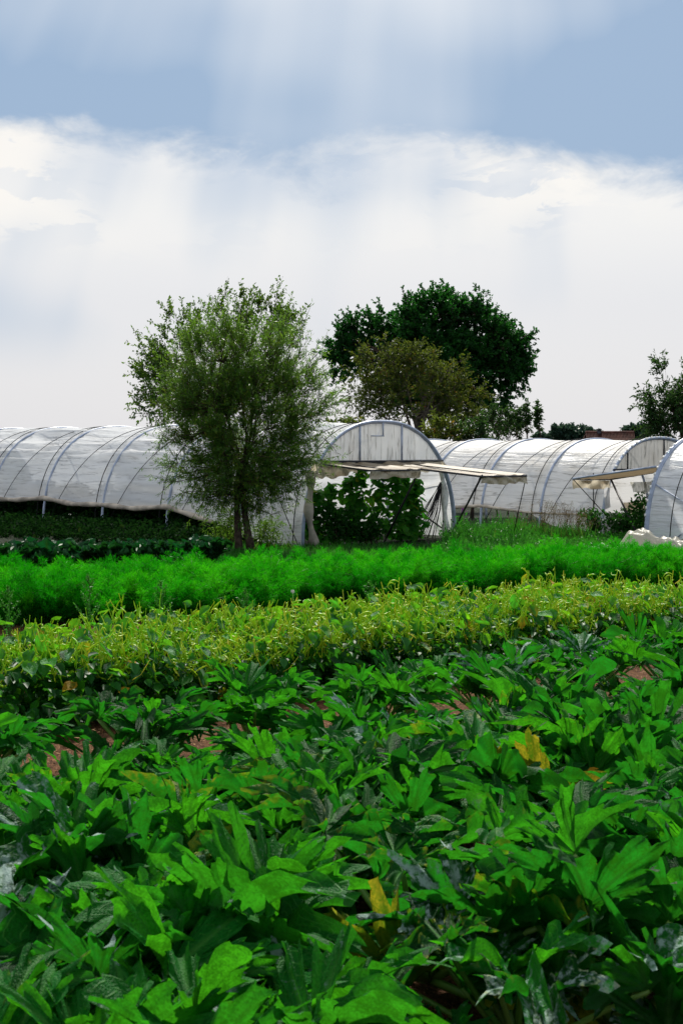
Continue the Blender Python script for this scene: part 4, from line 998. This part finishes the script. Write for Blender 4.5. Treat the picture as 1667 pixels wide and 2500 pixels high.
# ------------------------------------------------------------------ courgettes
def courgette_blade(k):
    r = np.random.default_rng(900 + k)
    lob = [(0, 1.0), (.88, .93), (-.88, .93), (1.72, .80), (-1.72, .80), (2.5, .58), (-2.5, .58)]
    lob = [(a + r.normal(0, .05), L * r.uniform(.93, 1.06)) for a, L in lob]
    n, rings = 261, 8
    th = np.linspace(-2.95, 2.95, n)
    la = np.array(sorted(lob))
    R = np.interp(th, la[:, 0], la[:, 1]); near = np.min(np.abs(th[:, None] - la[None, :, 0]), 1)
    mid = (la[1:, 0] + la[:-1, 0]) / 2; half = np.diff(la[:, 0]) / 2
    for m_, h_ in zip(mid, half):            # narrow, deep slits between broad lobes
        w_, dp = r.uniform(.10, .17), r.uniform(.46, .72)
        R *= 1 - dp * np.exp(-np.abs((th - m_ + r.normal(0, .03)) / w_) ** 1.6)
    R *= 1 + .10 * np.cos(np.clip(near / .42, 0, 1) * math.pi)
    R *= np.clip((2.98 - np.abs(th)) / .25, .35, 1)
    warp = th + .05 * np.sin(th * 3.1 + r.uniform(0, 6)) + .02 * np.sin(th * 7.7 + r.uniform(0, 6))
    t1 = (warp * r.uniform(3.6, 4.6) + r.uniform(0, 1)) % 1; t2 = (warp * r.uniform(9, 11) + r.uniform(0, 1)) % 1
    tri = lambda t, k: np.where(t < k, t / k, (1 - t) / (1 - k))
    R = R * (1 + .32 * (tri(t1, .6) - .5) + .16 * (tri(t2, .65) - .5) + r.normal(0, .012, n))
    cup, ruf, rec = r.uniform(.35, 1.0), r.uniform(.05, .085), r.uniform(.3, .75)
    ph = r.uniform(0, 6, 4)
    jag = .022 * np.sin(th * r.uniform(58, 66) + ph[3])
    V = [[0, 0, 0]]; rho = [0]; ve = [1.0]
    for q in np.linspace(0, 1, rings + 1)[1:]:
        tt = th + jag * q ** 2.5
        X, Y = R * q * np.cos(tt), R * q * np.sin(tt); rr = R * q
        fold = .34 * np.minimum(near, .5) * q
        side_ = np.abs(np.sin(th))
        Z = cup * rr * (.25 + .9 * side_) - rec * rr ** 2.2 * (1.0 - .35 * side_) + fold
        Z += ruf * q ** 2.6 * (np.sin(th * 6.1 + ph[0]) + .8 * np.sin(th * 14 + ph[1]) + .8 * np.sin(th * 27 + ph[2]))
        V += list(np.stack([X, Y, Z], -1)); rho += [q] * n
        ve += list(np.exp(-(near * max(q, .12) / .030) ** 2) * (1 - .6 * q))
    T = [(0, 1 + i, 2 + i) for i in range(n - 1)]
    i, a = np.meshgrid(np.arange(n - 1), np.arange(rings - 1), indexing='ij')
    Q = np.stack([1 + a * n + i, 1 + (a + 1) * n + i, 2 + (a + 1) * n + i, 2 + a * n + i], -1).reshape(-1, 4)
    V = np.array(V); V[1:, 2] += r.normal(0, .012, len(V) - 1) * np.array(rho[1:])
    return MB().add(V, Q, T).mesh('courgette_leaf', M['courgette'], True, {'rho': rho, 'vein': ve, 'near': [0.] + list(near) * rings})
CG = [courgette_blade(k) for k in range(16)]

TRAIT = {'plain': 'courgette plant with dark green jagged leaves', 'silver': 'courgette plant with silver blotched leaves', 'yellow': 'courgette plant with yellowing leaf edges', 'light': 'courgette plant with lighter green backlit leaves'}
def courgette(P, trait, label, seed, size=1.0, nl=15, open_=0.0):
    r = np.random.default_rng(seed)
    o = tag(empty('courgette_plant', P), label, 'courgette plant', 'courgette plants in the foreground rows')
    a0 = r.uniform(0, 6.28)
    crown = np.array([0, 0, .05])
    for i in range(nl):
        q = (i + .5) / nl                       # 0 = old outer leaf, 1 = young inner leaf
        a = a0 + i * 2.4 + r.normal(0, .2)
        e = .40 + .85 * q + r.normal(0, .12) - .12 * open_
        L = (.25 + .20 * math.sin(math.pi * min(1, q * .9 + .18))) * size * r.uniform(.8, 1.2) * (1 + .45 * open_)
        out = np.array([math.cos(a), math.sin(a), 0])
        d0 = out * math.cos(e) + UP * math.sin(e)
        lean = np.array([.10, .02, 0])
        E = crown + d0 * L + lean * (L * .6)
        Cm = crown + (d0 * .5 + out * .10 * (1 - q)) * L + UP * .03
        t = np.linspace(0, 1, 7)[:, None]; C = crown * (1 - t) ** 2 + 2 * Cm * t * (1 - t) + E * t ** 2
        te = r.normal(.22 + .62 * q, .25)       # pitch of the blade: inner leaves stand up
        D = out * math.cos(te) + UP * math.sin(te) + lean * 1.5 + r.normal(0, .12, 3)
        N = UP * math.cos(te) - out * math.sin(te) + r.normal(0, .22, 3) + np.array([0.0, .22, 0])
        sz = (.285 - .115 * max(0, q - .45) / .55) * size * r.uniform(.55, 1.18)
        Mx = frame(E, D, N, sz)
        lf = link('leaf', CG[r.integers(16)], o, Mx)
        s, y, tn = r.uniform(0, .30) * (r.random() < .6), max(0, r.normal(.02, .14)), r.uniform(.0, 1.0)
        if trait == 'silver': s = r.uniform(.4, .95) if r.random() < .7 else .1
        if trait == 'yellow': y = r.uniform(.18, .42) if r.random() < .5 else y
        if trait == 'light': tn = r.uniform(.6, 1)
        if q < .12 and r.random() < .14: y = r.uniform(.7, 1)
        set_col(lf, s, y, tn)
        pt = link('leaf_stalk', MB().tube(C, np.linspace(.0135, .008, 7) * size * (1 + .2 * open_), 6).mesh('leaf_stalk', M['stalk'], True), lf)
        pt.matrix_parent_inverse = Mx.inverted()
    return o

def courgettes():
    rows = [('the bean-side row', 9.4, .92, .86, 18), ('the second row', 7.2, .52, .92, 21), ('the middle row', 6.05, .50, .97, 21), ('the fourth row', 4.85, .50, .97, 22), ('the front row', 3.8, .48, .97, 22)]
    vp = 5400.0
    along = unit(np.array([(vp - 833.5) / F, 1.0, 0]))
    fixed = {(0, 2): 'light', (0, 5): 'silver', (1, 4): 'silver', (1, 5): 'silver', (2, 2): 'yellow', (2, 5): 'yellow', (3, 1): 'light', (3, 4): 'light', (2, 0): 'light', (1, 0): 'light', (4, 3): 'silver', (4, 1): 'light'}
    seed = 2000
    for ri, (rl, yc, sp, size, nlf) in enumerate(rows):
        pl = []
        for q in np.arange(-8, 12, sp):
            P = np.array([0, yc, 0]) + along * (q + rng.normal(0, .06)); P[:2] += rng.normal(0, .05, 2)
            if P[1] < 2.75 or abs(P[0]) / P[1] > .225 + .55 / P[1]: continue
            
            P[2] = gz(P[1]); pl.append(P)
        if ri == 3:
            c_ = G(1050, 2430); pl = [p for p in pl if np.hypot(*(p - c_)[:2]) > .42] + [c_]
        pl.sort(key=lambda p: p[0])
        vis = [p for p in pl if abs(p[0]) / p[1] < .225 + .25 / p[1]]
        for k, P in enumerate(vis):
            seed += 1
            trait = fixed.get((ri, k)) or ['plain', 'plain', 'light', 'silver', 'plain', 'yellow', 'plain'][seed % 7]
            courgette(P, trait, f'{TRAIT[trait]}, {ORD[k]} from left in {rl}', seed, size * rng.uniform(.9, 1.1) * (.52 if ri == 4 and 900 < 833.5 + F * P[0] / P[1] < 1240 else 1.0), nlf - 4 * (ri == 3 and abs(P[0] - G(1050, 2430)[0]) < .01), float(ri == 3 and abs(P[0] - G(1050, 2430)[0]) < .01))
courgettes()

# ------------------------------------------------------------------ straw and crumbs on the soil
def straw():
    r = np.random.default_rng(77); n = 9000
    px = r.uniform(-60, 1720, n); py = r.uniform(1600, 2100, n)
    P = np.array([G(a, b) for a, b in zip(px[:3000], py[:3000])])
    P = np.concatenate([P + np.stack([r.normal(0, .05, 3000), r.normal(0, .12, 3000), 0 * r.random(3000)], -1) for _ in range(3)])
    P[:, 2] = gz(P[:, 1]) + .018 + r.uniform(0, .012, n)
    D = r.normal(0, 1, (n, 3)); D[:, 2] *= .12
    mb = MB().leaves(P, unit(D), np.array([0, 0, 1]) + r.normal(0, .2, (n, 3)), r.uniform(.015, .07, n), r.uniform(.004, .012, n), r.random(n), .1, True)
    tag(link('straw_mulch', mb.mesh('straw_mulch', M['straw'])), 'chopped straw scattered over the brown soil', 'straw', None, 'stuff')
straw()
print('objects', len(SC.objects))
